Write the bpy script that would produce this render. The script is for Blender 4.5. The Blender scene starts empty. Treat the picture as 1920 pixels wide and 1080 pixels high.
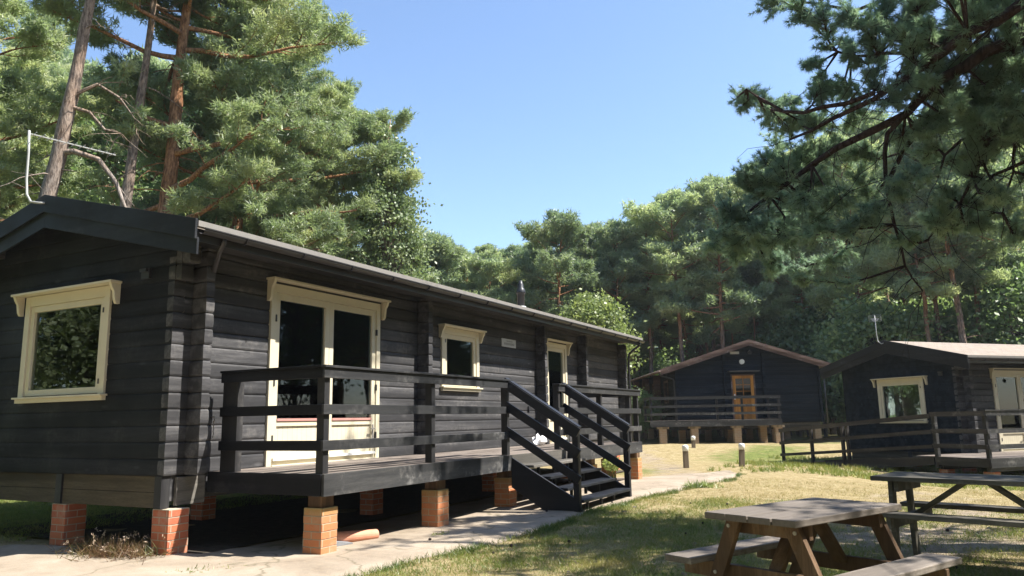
import bpy, math, random
import numpy as np
from mathutils import Vector, Matrix
R = math.radians
C = bpy.context.scene.collection
rng = np.random.default_rng(7)
random.seed(7)

# ------------------------------------------------------------------ camera
EYE = 1.355
F_PX, YAW, PITCH, ROLL = 1428.8, R(27.809), R(9.817), R(-1.004)
Fv = np.array([math.cos(PITCH)*math.cos(YAW), math.cos(PITCH)*math.sin(YAW), math.sin(PITCH)])
R0 = np.array([math.sin(YAW), -math.cos(YAW), 0.0]); U0 = np.cross(R0, Fv)
Rv = math.cos(ROLL)*R0+math.sin(ROLL)*U0
Uv = -math.sin(ROLL)*R0+math.cos(ROLL)*U0
cam = bpy.data.cameras.new('camera'); co = bpy.data.objects.new('camera', cam); C.objects.link(co)
cam.sensor_width = 36.0; cam.lens = 36.0*F_PX/1920; cam.clip_start = 0.05; cam.clip_end = 2000
co.matrix_world = Matrix(((Rv[0], Uv[0], -Fv[0], 0), (Rv[1], Uv[1], -Fv[1], 0), (Rv[2], Uv[2], -Fv[2], EYE), (0, 0, 0, 1)))
bpy.context.scene.camera = co

def at(px, py, depth):
    """a point of the place, given where it is seen from the path and how many metres off it is"""
    d = Rv*((px-960)/F_PX)+Uv*(-(py-540)/F_PX)+Fv
    return d*depth+np.array([0, 0, EYE])
def ground_at(px, depth):
    p = at(px, 785, depth)
    return np.array([p[0], p[1], terrain(p[0], p[1])])

CP = np.array([(6, 6, 0), (9, 6, 0), (10.5, 4.4, .05), (12.5, 4.4, .05), (17, 5.6, 0), (21, 5.8, 0), (22, 4.5, 0), (34.5, 7.7, .2), (33.5, 9.4, .21), (38, 4, .1),
               (26, 3, -.19), (22.3, -1.4, -.40), (25, -5, -.5), (8, 2, 0), (5, 1, 0), (8.5, 0, -.0), (0, 0, -.05), (5, -6, -.1), (0, 12, 0), (10, 14, 0.1), (50, 40, .3), (50, 0, 0), (50, -30, -.6), (12, -12, -.4)], float)
def terrain(x, y):
    x = np.asarray(x, float); y = np.asarray(y, float)
    num = 0; den = 0
    for cx, cy, cz in CP:
        w = 1.0/((x-cx)**2+(y-cy)**2+1.5)**1.6
        num = num+w*cz; den = den+w
    return num/den

# ------------------------------------------------------------------ materials
def nt(name):
    m = bpy.data.materials.new(name); m.use_nodes = True
    t = m.node_tree; t.nodes.clear()
    return m, t
def N(t, kind, **kw):
    n = t.nodes.new(kind)
    for k, v in kw.items():
        if k in n.inputs: n.inputs[k].default_value = v
        else: setattr(n, k, v)
    return n
def ramp(t, fac, stops):
    r = t.nodes.new('ShaderNodeValToRGB'); t.links.new(fac, r.inputs[0])
    e = r.color_ramp.elements
    while len(e) < len(stops): e.new(0.5)
    for i, (p, c) in enumerate(stops):
        e[i].position = p; e[i].color = (*c, 1) if len(c) == 3 else c
    return r.outputs[0]
def noise(t, vec, scale, detail=4, rough=.6, dist=0):
    n = N(t, 'ShaderNodeTexNoise'); n.inputs['Scale'].default_value = scale; n.inputs['Detail'].default_value = detail
    n.inputs['Roughness'].default_value = rough; n.inputs['Distortion'].default_value = dist
    if vec is not None: t.links.new(vec, n.inputs['Vector'])
    return n.outputs['Fac']
def mapping(t, vec, scale=(1, 1, 1), loc=(0, 0, 0)):
    m = N(t, 'ShaderNodeMapping'); m.inputs['Scale'].default_value = scale; m.inputs['Location'].default_value = loc
    t.links.new(vec, m.inputs['Vector']); return m.outputs[0]
def mix(t, a, b, fac, mode='MIX'):
    m = t.nodes.new('ShaderNodeMixRGB'); m.blend_type = mode
    for k, v in (('Fac', fac), ('Color1', a), ('Color2', b)):
        if isinstance(v, (int, float)): m.inputs[k].default_value = v
        elif isinstance(v, tuple): m.inputs[k].default_value = (*v, 1)
        else: t.links.new(v, m.inputs[k])
    return m.outputs[0]
def finish(t, col, rough=.7, bump=None, bstr=.3, bdist=.01, metal=0, spec=.5, rough_link=None):
    p = N(t, 'ShaderNodeBsdfPrincipled'); o = N(t, 'ShaderNodeOutputMaterial')
    if isinstance(col, tuple): p.inputs['Base Color'].default_value = (*col, 1)
    else: t.links.new(col, p.inputs['Base Color'])
    p.inputs['Roughness'].default_value = rough; p.inputs['Metallic'].default_value = metal
    p.inputs['Specular IOR Level'].default_value = spec
    if rough_link is not None: t.links.new(rough_link, p.inputs['Roughness'])
    if bump is not None:
        b = N(t, 'ShaderNodeBump'); b.inputs['Strength'].default_value = bstr; b.inputs['Distance'].default_value = bdist
        t.links.new(bump, b.inputs['Height']); t.links.new(b.outputs[0], p.inputs['Normal'])
    t.links.new(p.outputs[0], o.inputs[0]); return p
def coords(t):
    return N(t, 'ShaderNodeTexCoord').outputs['Object']
def wood(name, c1, c2, axis=0, rough=.6, spec=.4, worn=None, wornamt=.35, knots=True):
    m, t = nt(name); v = coords(t)
    s = [9, 9, 9]; s[axis] = .7
    g = noise(t, mapping(t, v, tuple(s)), 3.0, 6, .65)
    g2 = noise(t, mapping(t, v, tuple(k*6 for k in s)), 3.0, 3, .6)
    big = noise(t, v, 1.3, 3, .6)
    col = ramp(t, g, [(.3, c1), (.72, c2)])
    col = mix(t, col, tuple(k*.55 for k in c1), ramp(t, g2, [(.5, (0, 0, 0)), (.75, (.7, .7, .7))]))
    if knots:
        vo = N(t, 'ShaderNodeTexVoronoi'); ks = [4.5, 4.5, 4.5]; ks[axis] = 1.6
        t.links.new(mapping(t, v, tuple(ks)), vo.inputs['Vector']); vo.inputs['Scale'].default_value = 1.0
        col = mix(t, col, tuple(k*1.9+.01 for k in c2), ramp(t, vo.outputs['Distance'], [(.05, (.8, .8, .8)), (.14, (0, 0, 0))]))
    if worn:
        w = noise(t, v, 14, 5, .7)
        w2 = noise(t, v, 2.2, 2, .5)
        wm = N(t, 'ShaderNodeMath', operation='MULTIPLY'); t.links.new(w, wm.inputs[0]); t.links.new(w2, wm.inputs[1])
        col = mix(t, col, worn, ramp(t, wm.outputs[0], [(.27, (0, 0, 0)), (.42, (wornamt,)*3)]))
    bd = noise(t, mapping(t, v, tuple(.25 if i == axis else 5.6 for i in range(3)), (3.1, 1.7, .4)), 1.0, 1, .5)
    col = mix(t, col, tuple(k*.6 for k in c1), ramp(t, bd, [(.42, (.75, .75, .75)), (.56, (0, 0, 0))]))
    hb = mix(t, g, g2, .5)
    finish(t, col, rough, hb, .35, .006, spec=spec, rough_link=ramp(t, big, [(.3, (rough-.12,)*3), (.7, (min(1, rough+.12),)*3)]))
    return m
M = {}
M['black_x'] = wood('black_stained_wood_lit_tone', (.046, .046, .050), (.115, .112, .115), 0, .62, .22, (.24, .225, .21), .4)  # lighter copy of the stain, the long walls' sunlight put into the colour
M['black_y'] = wood('black_stained_wood_unlit_tone', (.011, .012, .0155), (.025, .026, .031), 1, .66, .16, (.065, .062, .06), .35)  # darker copy of that stain, with the unlit gables' shade in its colour
M['navy_unlit'] = wood('blue_black_stained_wood_unlit_tone', (.009, .014, .021), (.019, .028, .039), 0, .66, .12, (.05, .06, .07), .3)  # bluish-black stain, deepened to paint in the shade of the unlit gables
M['black_z'] = wood('black_stained_post', (.025, .025, .028), (.055, .053, .053), 2, .6, .3, (.16, .15, .14), .35)
M['rail'] = wood('black_weathered_rail', (.030, .031, .034), (.072, .071, .070), 0, .6, .3, (.26, .25, .24), .55)
M['new_black'] = wood('fresh_black_stain', (.008, .010, .015), (.018, .020, .027), 1, .5, .35, None)
M['barge'] = wood('black_bargeboard', (.011, .013, .017), (.024, .027, .033), 1, .55, .35, (.09, .09, .1), .3)
M['deck'] = wood('weathered_deck_boards', (.13, .105, .09), (.26, .22, .19), 0, .75, .3, (.36, .32, .29), .5, knots=False)
M['timber'] = wood('pale_treated_timber', (.060, .050, .034), (.110, .092, .062), 1, .8, .2, None)
M['greyboard'] = wood('grey_board', (.10, .095, .085), (.22, .2, .18), 0, .8, .2, None)
M['table_top'] = wood('silvered_table_wood', (.17, .145, .125), (.37, .32, .275), 0, .8, .25, (.10, .075, .05), .55, knots=False)
M['table_leg'] = wood('brown_table_wood', (.10, .058, .032), (.23, .145, .085), 2, .75, .25, (.22, .19, .16), .4)
M['table_dark'] = wood('dark_table_wood', (.095, .087, .070), (.20, .182, .15), 0, .75, .25, (.26, .24, .2), .5)
M['orange_wood'] = wood('orange_varnished_wood', (.50, .20, .03), (.62, .30, .06), 2, .4, .5, None, knots=False)
M['brown_wood'] = wood('red_brown_trim', (.13, .08, .065), (.22, .15, .125), 0, .7, .3, (.4, .36, .34), .5, knots=False)
M['bollard'] = wood('brown_bollard_wood', (.24, .19, .14), (.38, .31, .24), 2, .8, .2, None, knots=False)
def paint(name, c, rough=.5, dirt=.25, scale=3, bead=None):
    m, t = nt(name); v = coords(t)
    n = noise(t, v, scale, 5, .65); n2 = noise(t, mapping(t, v, (14, 14, 1.2)), 3, 4, .6)
    col = mix(t, c, tuple(k*.72 for k in c), ramp(t, n, [(.5, (0, 0, 0)), (.8, (dirt*2,)*3)]))
    col = mix(t, col, tuple(k*.8 for k in c), ramp(t, n2, [(.55, (0, 0, 0)), (.8, (dirt,)*3)]))
    b = n2
    if bead:
        w = N(t, 'ShaderNodeTexWave'); w.wave_type = 'BANDS'; w.bands_direction = 'X'; w.wave_profile = 'SIN'
        w.inputs['Scale'].default_value = bead; t.links.new(v, w.inputs['Vector'])
        g = ramp(t, w.outputs['Fac'], [(.0, (0, 0, 0)), (.12, (1, 1, 1))])
        col = mix(t, col, tuple(k*.78 for k in c), ramp(t, w.outputs['Fac'], [(.0, (.8, .8, .8)), (.10, (0, 0, 0))])); b = g
    finish(t, col, rough, b, .25, .004)
    return m
M['cream'] = paint('cream_paint', (.63, .57, .425), .45, .22)
M['cream_bead'] = paint('cream_boarding', (.63, .57, .425), .5, .18, 3, 3.6)
M['pink'] = paint('pinkish_rail', (.50, .25, .22), .5)
M['white'] = paint('white_paint', (.78, .78, .76), .45, .2)
M['sign'] = paint('sign_plate', (.52, .53, .56), .4, .1)
M['grey_text'] = paint('grey_lettering', (.27, .27, .28), .6, .1)
M['gutter'] = paint('dark_gutter', (.035, .033, .035), .35, .2)
M['gutter_light'] = paint('weathered_gutter_lip', (.23, .215, .20), .5, .5, 6)
M['pipe_black'] = paint('black_downpipe', (.03, .03, .034), .35, .3)
M['galv'] = paint('galvanised', (.36, .37, .36), .4, .3, 6)
M['flue'] = paint('flue_black', (.025, .027, .032), .4, .1)
M['curtain'] = paint('blue_curtain', (.30, .38, .46), .9, .2)
M['interior'] = paint('interior_wall', (.20, .16, .12), .9, .2)
M['clay'] = paint('clay_pipe_material', (.60, .27, .17), .7, .5, 6)
M['slate'] = paint('grey_slate', (.22, .23, .25), .7, .3, 8)
M['cloth'] = paint('white_cloth', (.85, .85, .85), .9, .05)
M['green_reflect'] = paint('green_reflection_paint', (.48, .66, .46), .9, .3)  # painted green of the trees mirrored in the back door
M['leather'] = paint('red_brown_upholstery', (.25, .10, .07), .6, .3)
M['metal'] = paint('dull_metal', (.35, .33, .30), .4, .3, 8)
m, t = nt('window_glass')
gl = N(t, 'ShaderNodeBsdfGlossy'); gl.inputs['Roughness'].default_value = .015; gl.inputs['Color'].default_value = (.9, .95, 1, 1)
tr = N(t, 'ShaderNodeBsdfTransparent'); tr.inputs['Color'].default_value = (.78, .84, .82, 1)
fr = N(t, 'ShaderNodeFresnel'); fr.inputs['IOR'].default_value = 1.48
v = coords(t); nb = noise(t, v, 1.8, 2, .5)
bp = N(t, 'ShaderNodeBump'); bp.inputs['Strength'].default_value = .018; bp.inputs['Distance'].default_value = .05
t.links.new(nb, bp.inputs['Height']); t.links.new(bp.outputs[0], gl.inputs['Normal'])
mx = N(t, 'ShaderNodeMixShader'); o = N(t, 'ShaderNodeOutputMaterial')
t.links.new(fr.outputs[0], mx.inputs[0]); t.links.new(tr.outputs[0], mx.inputs[1]); t.links.new(gl.outputs[0], mx.inputs[2]); t.links.new(mx.outputs[0], o.inputs[0])
M['glass'] = m
# brick: object coordinates, courses of 75 mm on all four faces
def brick(name, c1, c2, mort, moss=None):
    m, t = nt(name); v = coords(t)
    sx = N(t, 'ShaderNodeSeparateXYZ'); t.links.new(v, sx.inputs[0])
    ad = N(t, 'ShaderNodeMath', operation='ADD'); t.links.new(sx.outputs[0], ad.inputs[0]); t.links.new(sx.outputs[1], ad.inputs[1])
    cb = N(t, 'ShaderNodeCombineXYZ'); t.links.new(ad.outputs[0], cb.inputs[0]); t.links.new(sx.outputs[2], cb.inputs[1])
    br = N(t, 'ShaderNodeTexBrick'); t.links.new(cb.outputs[0], br.inputs['Vector'])
    br.inputs['Scale'].default_value = 1; br.inputs['Brick Width'].default_value = .225; br.inputs['Row Height'].default_value = .0785
    br.inputs['Mortar Size'].default_value = .006; br.inputs['Mortar Smooth'].default_value = .25
    br.inputs['Color1'].default_value = (*c1, 1); br.inputs['Color2'].default_value = (*c2, 1); br.inputs['Mortar'].default_value = (*mort, 1)
    n = noise(t, v, 25, 5, .7)
    col = mix(t, br.outputs['Color'], (.75, .7, .65), ramp(t, n, [(.5, (0, 0, 0)), (.8, (.35, .35, .35))]), 'MULTIPLY')
    n3 = noise(t, v, 5, 4, .6)
    col = mix(t, col, mort, ramp(t, n3, [(.5, (0, 0, 0)), (.75, (.5, .5, .5))]))
    if moss: col = mix(t, col, moss, ramp(t, sx.outputs[2], [(.38, (0, 0, 0)), (.45, (.6, .6, .6))]))
    h = N(t, 'ShaderNodeMath', operation='MULTIPLY_ADD'); t.links.new(br.outputs['Fac'], h.inputs[0]); h.inputs[1].default_value = -1; t.links.new(n, h.inputs[2])
    finish(t, col, .9, h.outputs[0], .6, .008, spec=.15)
    return m
M['brick'] = brick('red_brick', (.50, .17, .085), (.40, .125, .07), (.44, .38, .30))
M['brick_pale'] = brick('pale_brick', (.36, .24, .16), (.33, .25, .18), (.40, .35, .28))
M['ramp_wood'] = wood('brown_black_rail', (.035, .030, .030), (.075, .066, .062), 1, .6, .3, (.2, .18, .16), .4)
M['brick_worn'] = brick('worn_brick', (.52, .19, .085), (.46, .22, .11), (.47, .385, .275), (.33, .25, .09))
# roofs
def roofmat(name, c1, c2):
    m, t = nt(name); v = coords(t)
    br = N(t, 'ShaderNodeTexBrick'); t.links.new(v, br.inputs['Vector']); br.inputs['Scale'].default_value = 1
    br.inputs['Brick Width'].default_value = .33; br.inputs['Row Height'].default_value = .14; br.inputs['Mortar Size'].default_value = .006
    br.inputs['Color1'].default_value = (*c1, 1); br.inputs['Color2'].default_value = (*c2, 1); br.inputs['Mortar'].default_value = (*[k*.4 for k in c1], 1)
    n = noise(t, v, 3, 5, .7); n2 = noise(t, v, 60, 3, .7)
    col = mix(t, br.outputs['Color'], (.30, .24, .17), ramp(t, n, [(.45, (0, 0, 0)), (.7, (.6, .6, .6))]))
    col = mix(t, col, (.5, .5, .5), ramp(t, n2, [(.4, (0, 0, 0)), (.7, (.5, .5, .5))]), 'MULTIPLY')
    finish(t, col, .92, n2, .5, .006, spec=.2)
    return m
M['roof'] = roofmat('felt_shingles', (.27, .23, .20), (.33, .28, .24))
# bark
def barkmat(name, low, high, zlo, zhi):
    m, t = nt(name); v = coords(t)
    n = noise(t, mapping(t, v, (9, 9, 2.2)), 2.2, 6, .7); n2 = noise(t, v, 1.1, 3, .6)
    sx = N(t, 'ShaderNodeSeparateXYZ'); t.links.new(v, sx.inputs[0])
    mr = N(t, 'ShaderNodeMapRange'); t.links.new(sx.outputs[2], mr.inputs[0]); mr.inputs[1].default_value = zlo; mr.inputs[2].default_value = zhi
    a = N(t, 'ShaderNodeMath', operation='ADD'); t.links.new(mr.outputs[0], a.inputs[0])
    s = N(t, 'ShaderNodeMath', operation='MULTIPLY_ADD'); t.links.new(n2, s.inputs[0]); s.inputs[1].default_value = 1.0; s.inputs[2].default_value = -.5
    t.links.new(s.outputs[0], a.inputs[1])
    col = mix(t, low, high, ramp(t, a.outputs[0], [(.2, (0, 0, 0)), (.8, (1, 1, 1))]))
    col = mix(t, col, (.16, .13, .12), ramp(t, n, [(.38, (.85, .85, .85)), (.62, (0, 0, 0))]), 'MULTIPLY')
    finish(t, col, .9, n, .9, .04, spec=.15)
    return m
M['bark'] = barkmat('scots_pine_bark', (.34, .27, .23), (.50, .26, .14), 3, 9)
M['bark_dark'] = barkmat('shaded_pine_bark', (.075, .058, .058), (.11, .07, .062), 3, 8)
M['bark_grey'] = barkmat('grey_bark', (.34, .30, .27), (.42, .30, .22), 4, 12)
M['dead_wood'] = barkmat('dead_grey_branch', (.40, .36, .32), (.40, .36, .32), 3, 9)
def leafmat(name, c1, c2, c3, trans=.35, scale=.55):
    m, t = nt(name)
    geo = N(t, 'ShaderNodeNewGeometry'); v = coords(t)
    n = noise(t, v, scale, 3, .6); n2 = noise(t, v, scale*5, 2, .6)
    oi = N(t, 'ShaderNodeObjectInfo')
    col = ramp(t, n, [(.35, c1), (.52, c2), (.70, c3)])
    col = mix(t, col, c3, ramp(t, n2, [(.5, (0, 0, 0)), (.75, (.6, .6, .6))]))
    hs = N(t, 'ShaderNodeHueSaturation'); t.links.new(col, hs.inputs['Color'])
    mr = N(t, 'ShaderNodeMapRange'); t.links.new(oi.outputs['Random'], mr.inputs[0]); mr.inputs[3].default_value = .68; mr.inputs[4].default_value = 1.3
    t.links.new(mr.outputs[0], hs.inputs['Value'])
    mr2 = N(t, 'ShaderNodeMapRange'); t.links.new(oi.outputs['Random'], mr2.inputs[0]); mr2.inputs[3].default_value = .525; mr2.inputs[4].default_value = .475
    t.links.new(mr2.outputs[0], hs.inputs['Hue'])
    d = N(t, 'ShaderNodeBsdfDiffuse'); tl = N(t, 'ShaderNodeBsdfTranslucent'); g = N(t, 'ShaderNodeBsdfGlossy'); g.inputs['Roughness'].default_value = .45
    t.links.new(hs.outputs[0], d.inputs[0])
    tc = mix(t, hs.outputs[0], (1.0, 1.1, .5), .6, 'MULTIPLY'); t.links.new(tc, tl.inputs[0])
    mx = N(t, 'ShaderNodeMixShader'); mx.inputs[0].default_value = trans
    t.links.new(d.outputs[0], mx.inputs[1]); t.links.new(tl.outputs[0], mx.inputs[2])
    mx2 = N(t, 'ShaderNodeMixShader'); mx2.inputs[0].default_value = .04
    t.links.new(mx.outputs[0], mx2.inputs[1]); t.links.new(g.outputs[0], mx2.inputs[2])
    o = N(t, 'ShaderNodeOutputMaterial'); t.links.new(mx2.outputs[0], o.inputs[0])
    return m
M['needles'] = leafmat('pine_needles', (.23, .30, .175), (.34, .405, .23), (.49, .51, .30), .56)
M['needles_far'] = leafmat('far_pine_needles', (.24, .32, .21), (.34, .41, .25), (.47, .49, .30), .62, .35)
M['needles_near'] = leafmat('blue_green_needles', (.20, .29, .28), (.26, .36, .31), (.34, .41, .31), .62, .8)
M['birch_leaf'] = leafmat('birch_leaves', (.11, .17, .085), (.16, .225, .11), (.26, .31, .18), .40, 1.0)
M['yellow_leaf'] = leafmat('yellow_green_leaves', (.23, .29, .10), (.30, .35, .13), (.38, .41, .17), .42, .8)
M['dark_leaf'] = leafmat('dark_understorey_leaves', (.135, .21, .10), (.19, .28, .13), (.30, .38, .18), .55, .8)
M['pale_leaf'] = leafmat('pale_green_leaves', (.18, .25, .12), (.24, .31, .15), (.30, .36, .19), .4, .9)
M['dead_needle'] = leafmat('dead_twigs', (.27, .22, .16), (.33, .27, .2), (.36, .3, .24), .1, .9)
M['grass_green'] = leafmat('green_grass_blades', (.10, .16, .035), (.17, .22, .05), (.30, .27, .09), .35, 1.2)
M['grass_dry'] = leafmat('dry_grass_blades', (.34, .27, .12), (.44, .35, .17), (.50, .42, .22), .3, 1.2)
M['weed_red'] = leafmat('reddish_weed', (.16, .07, .05), (.22, .12, .07), (.16, .18, .06), .3, 6)
M['weed_seed'] = leafmat('pale_seed_heads', (.30, .24, .17), (.38, .31, .22), (.42, .36, .26), .3, 6)
# ground
def groundmat():
    m, t = nt('lawn_ground'); v = coords(t)
    at_ = N(t, 'ShaderNodeAttribute', attribute_name='zone')
    sep = N(t, 'ShaderNodeSeparateColor'); t.links.new(at_.outputs['Color'], sep.inputs[0])
    n1 = noise(t, v, .55, 5, .65); n2 = noise(t, v, 4.5, 5, .7); n3 = noise(t, v, 45, 4, .7); n4 = noise(t, v, 1.7, 4, .6, .6)
    dry = ramp(t, n2, [(.3, (.23, .18, .09)), (.5, (.335, .27, .145)), (.72, (.43, .365, .225))])
    green = ramp(t, n2, [(.3, (.09, .12, .035)), (.55, (.16, .19, .055)), (.75, (.26, .26, .10))])
    dirt = ramp(t, n2, [(.3, (.22, .175, .13)), (.6, (.36, .30, .235)), (.8, (.44, .385, .32))])
    # patchy: where the noise is above the zone's dryness the ground is dry
    def thr(src, z, w=.16):
        a = N(t, 'ShaderNodeMath', operation='ADD'); t.links.new(src, a.inputs[0]); t.links.new(z, a.inputs[1])
        return ramp(t, a.outputs[0], [(1-w/2-.01, (0, 0, 0)), (min(1.0, 1+w/2-.08), (1, 1, 1))])
    mixn = mix(t, n1, n4, .5)
    g = N(t, 'ShaderNodeMath', operation='ADD'); t.links.new(mixn, g.inputs[0]); t.links.new(sep.outputs[1], g.inputs[1])
    gm = N(t, 'ShaderNodeMapRange'); t.links.new(g.outputs[0], gm.inputs[0]); gm.inputs[1].default_value = .86; gm.inputs[2].default_value = 1.12
    col = mix(t, dry, green, gm.outputs[0])
    d = N(t, 'ShaderNodeMath', operation='ADD'); t.links.new(mixn, d.inputs[0]); t.links.new(sep.outputs[0], d.inputs[1])
    dm = N(t, 'ShaderNodeMapRange'); t.links.new(d.outputs[0], dm.inputs[0]); dm.inputs[1].default_value = .9; dm.inputs[2].default_value = 1.1
    col = mix(t, col, dirt, dm.outputs[0])
    col = mix(t, col, (.45, .42, .36), ramp(t, n3, [(.35, (.75, .75, .75)), (.6, (0, 0, 0))]), 'MULTIPLY')
    finish(t, col, .95, n3, .8, .03, spec=.1)
    return m
M['ground'] = groundmat()
def concretemat():
    m, t = nt('pale_concrete'); v = coords(t)
    n1 = noise(t, v, 1.1, 6, .7, .5); n2 = noise(t, v, 14, 5, .75); n3 = noise(t, v, 90, 2, .6)
    col = ramp(t, n1, [(.3, (.21, .17, .13)), (.5, (.31, .26, .205)), (.7, (.39, .34, .28))])
    col = mix(t, col, (.34, .27, .20), ramp(t, n2, [(.5, (0, 0, 0)), (.72, (.8, .8, .8))]))
    col = mix(t, col, (.7, .66, .6), ramp(t, n3, [(.4, (.4, .4, .4)), (.6, (0, 0, 0))]), 'MULTIPLY')
    vo = N(t, 'ShaderNodeTexVoronoi', feature='DISTANCE_TO_EDGE'); nv = N(t, 'ShaderNodeTexNoise'); nv.inputs['Scale'].default_value = 2.5
    t.links.new(v, nv.inputs['Vector'])
    va = N(t, 'ShaderNodeVectorMath', operation='MULTIPLY_ADD'); t.links.new(nv.outputs['Color'], va.inputs[0]); va.inputs[1].default_value = (.5, .5, .5); t.links.new(v, va.inputs[2])
    t.links.new(va.outputs[0], vo.inputs['Vector']); vo.inputs['Scale'].default_value = .55
    crack = ramp(t, vo.outputs['Distance'], [(.0, (.8, .8, .8)), (.012, (0, 0, 0))])
    col = mix(t, col, (.14, .12, .08), crack)
    finish(t, col, .9, mix(t, n2, n3, .4), .55, .012, spec=.2)
    return m
M['concrete'] = concretemat()
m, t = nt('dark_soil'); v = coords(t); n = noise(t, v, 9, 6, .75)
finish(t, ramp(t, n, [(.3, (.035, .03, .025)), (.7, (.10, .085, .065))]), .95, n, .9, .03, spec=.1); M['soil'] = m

# ------------------------------------------------------------------ mesh helpers
class MB:
    def __init__(s): s.v = []; s.f = []
    def quadhull(s, P8):
        b = len(s.v); s.v += [tuple(float(k) for k in p) for p in P8]
        s.f += [(b, b+3, b+2, b+1), (b+4, b+5, b+6, b+7), (b, b+1, b+5, b+4), (b+1, b+2, b+6, b+5), (b+2, b+3, b+7, b+6), (b+3, b, b+4, b+7)]
        return s
    def box(s, x0, x1, y0, y1, z0, z1, T=None):
        P = [(x0, y0, z0), (x1, y0, z0), (x1, y1, z0), (x0, y1, z0), (x0, y0, z1), (x1, y0, z1), (x1, y1, z1), (x0, y1, z1)]
        if T: P = [T(*p) for p in P]
        return s.quadhull(P)
    def prism(s, poly, a, b, T):
        """poly of 2-d points, extruded from a to b; T(p, q, along)"""
        n = len(poly); k = len(s.v)
        for h in (a, b): s.v += [tuple(float(c) for c in T(p, q, h)) for p, q in poly]
        s.f.append(tuple(range(k, k+n))); s.f.append(tuple(range(k+2*n-1, k+n-1, -1)))
        for i in range(n): s.f.append((k+i, k+n+i, k+n+(i+1) % n, k+(i+1) % n))
        return s
    def bar(s, p, q, w, h, up=(0, 0, 1)):
        p, q = Vector(p), Vector(q); d = (q-p).normalized(); u = Vector(up)
        sd = d.cross(u); sd = sd.normalized() if sd.length > 1e-4 else Vector((1, 0, 0)); u = sd.cross(d).normalized()
        P = []
        for e in (p, q):
            for a, b in ((-1, -1), (1, -1), (1, 1), (-1, 1)): P.append(e+sd*(a*w/2)+u*(b*h/2))
        b = len(s.v); s.v += [tuple(x) for x in P]
        s.f += [(b, b+1, b+2, b+3), (b+7, b+6, b+5, b+4)]+[(b+i, b+4+i, b+4+(i+1) % 4, b+(i+1) % 4) for i in range(4)]
        return s
    def tube(s, pts, rad, n=8, caps=True, wob=0):
        pts = [Vector(p) for p in pts]; m_ = len(pts)
        if not hasattr(rad, '__len__'): rad = [rad]*m_
        b = len(s.v); prev = None
        for i in range(m_):
            d = (pts[min(i+1, m_-1)]-pts[max(i-1, 0)]); d = d.normalized() if d.length > 1e-9 else Vector((0, 0, 1))
            if prev is None:
                u = d.orthogonal().normalized()
            else:
                u = prev-d*prev.dot(d); u = u.normalized() if u.length > 1e-6 else d.orthogonal().normalized()
            prev = u; w = d.cross(u)
            for k in range(n):
                a = 2*math.pi*k/n; r = rad[i]*(1+(random.random()-.5)*wob)
                s.v.append(tuple(pts[i]+u*(math.cos(a)*r)+w*(math.sin(a)*r)))
        for i in range(m_-1):
            for k in range(n):
                s.f.append((b+i*n+k, b+i*n+(k+1) % n, b+(i+1)*n+(k+1) % n, b+(i+1)*n+k))
        if caps:
            s.f.append(tuple(range(b+n-1, b-1, -1))); s.f.append(tuple(range(b+(m_-1)*n, b+m_*n)))
        return s
    def lathe(s, prof, c=(0, 0), n=20):
        b = len(s.v)
        for r, z in prof:
            for k in range(n):
                a = 2*math.pi*k/n; s.v.append((c[0]+r*math.cos(a), c[1]+r*math.sin(a), z))
        for i in range(len(prof)-1):
            for k in range(n): s.f.append((b+i*n+k, b+i*n+(k+1) % n, b+(i+1)*n+(k+1) % n, b+(i+1)*n+k))
        s.f.append(tuple(range(b+n-1, b-1, -1))); s.f.append(tuple(range(b+(len(prof)-1)*n, b+len(prof)*n)))
        return s
    def build(s, name, mat, parent=None, bevel=0, smooth=False, fix=True):
        me = bpy.data.meshes.new(name); me.from_pydata(s.v, [], s.f); me.materials.append(mat)
        if fix:
            import bmesh
            bm = bmesh.new(); bm.from_mesh(me); bmesh.ops.recalc_face_normals(bm, faces=bm.faces); bm.to_mesh(me); bm.free()
        if smooth: me.shade_smooth()
        me.update(); o = bpy.data.objects.new(name, me); C.objects.link(o)
        if parent: o.parent = parent
        if bevel:
            m_ = o.modifiers.new('edge', 'BEVEL'); m_.width = bevel; m_.segments = 2; m_.limit_method = 'ANGLE'
        return o
def tag(o, label=None, cat=None, group=None, kind=None):
    if label: o['label'] = label
    if cat: o['category'] = cat
    if group: o['group'] = group
    if kind: o['kind'] = kind
    return o
def empty(name, loc=(0, 0, 0), rz=0, label=None, cat=None, group=None):
    o = bpy.data.objects.new(name, None); C.objects.link(o); o.location = loc; o.rotation_euler = (0, 0, rz); o.empty_display_size = .2
    return tag(o, label, cat, group)
def npmesh(name, V, F, mat, parent=None):
    """V (n,3), F (m,3) triangles"""
    me = bpy.data.meshes.new(name); V = np.ascontiguousarray(V, np.float32); F = np.ascontiguousarray(F, np.int32)
    me.vertices.add(len(V)); me.vertices.foreach_set('co', V.ravel())
    me.loops.add(F.size); me.loops.foreach_set('vertex_index', F.ravel())
    me.polygons.add(len(F)); me.polygons.foreach_set('loop_start', np.arange(0, F.size, F.shape[1], dtype=np.int32))
    me.polygons.foreach_set('loop_total', np.full(len(F), F.shape[1], np.int32))
    me.update(calc_edges=True); me.materials.append(mat)
    o = bpy.data.objects.new(name, me); C.objects.link(o)
    if parent: o.parent = parent
    return o
def dup(root, loc, rz, sc=1.0, label=None, cat=None, group=None):
    r = root.copy(); C.objects.link(r); r.location = loc; r.rotation_euler = (0, 0, rz); r.scale = (sc, sc, sc)
    tag(r, label, cat, group)
    for ch in list(root.children):
        c = ch.copy(); C.objects.link(c); c.parent = r
        for g in ch.children:
            d = g.copy(); C.objects.link(d); d.parent = c
    return r
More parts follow.
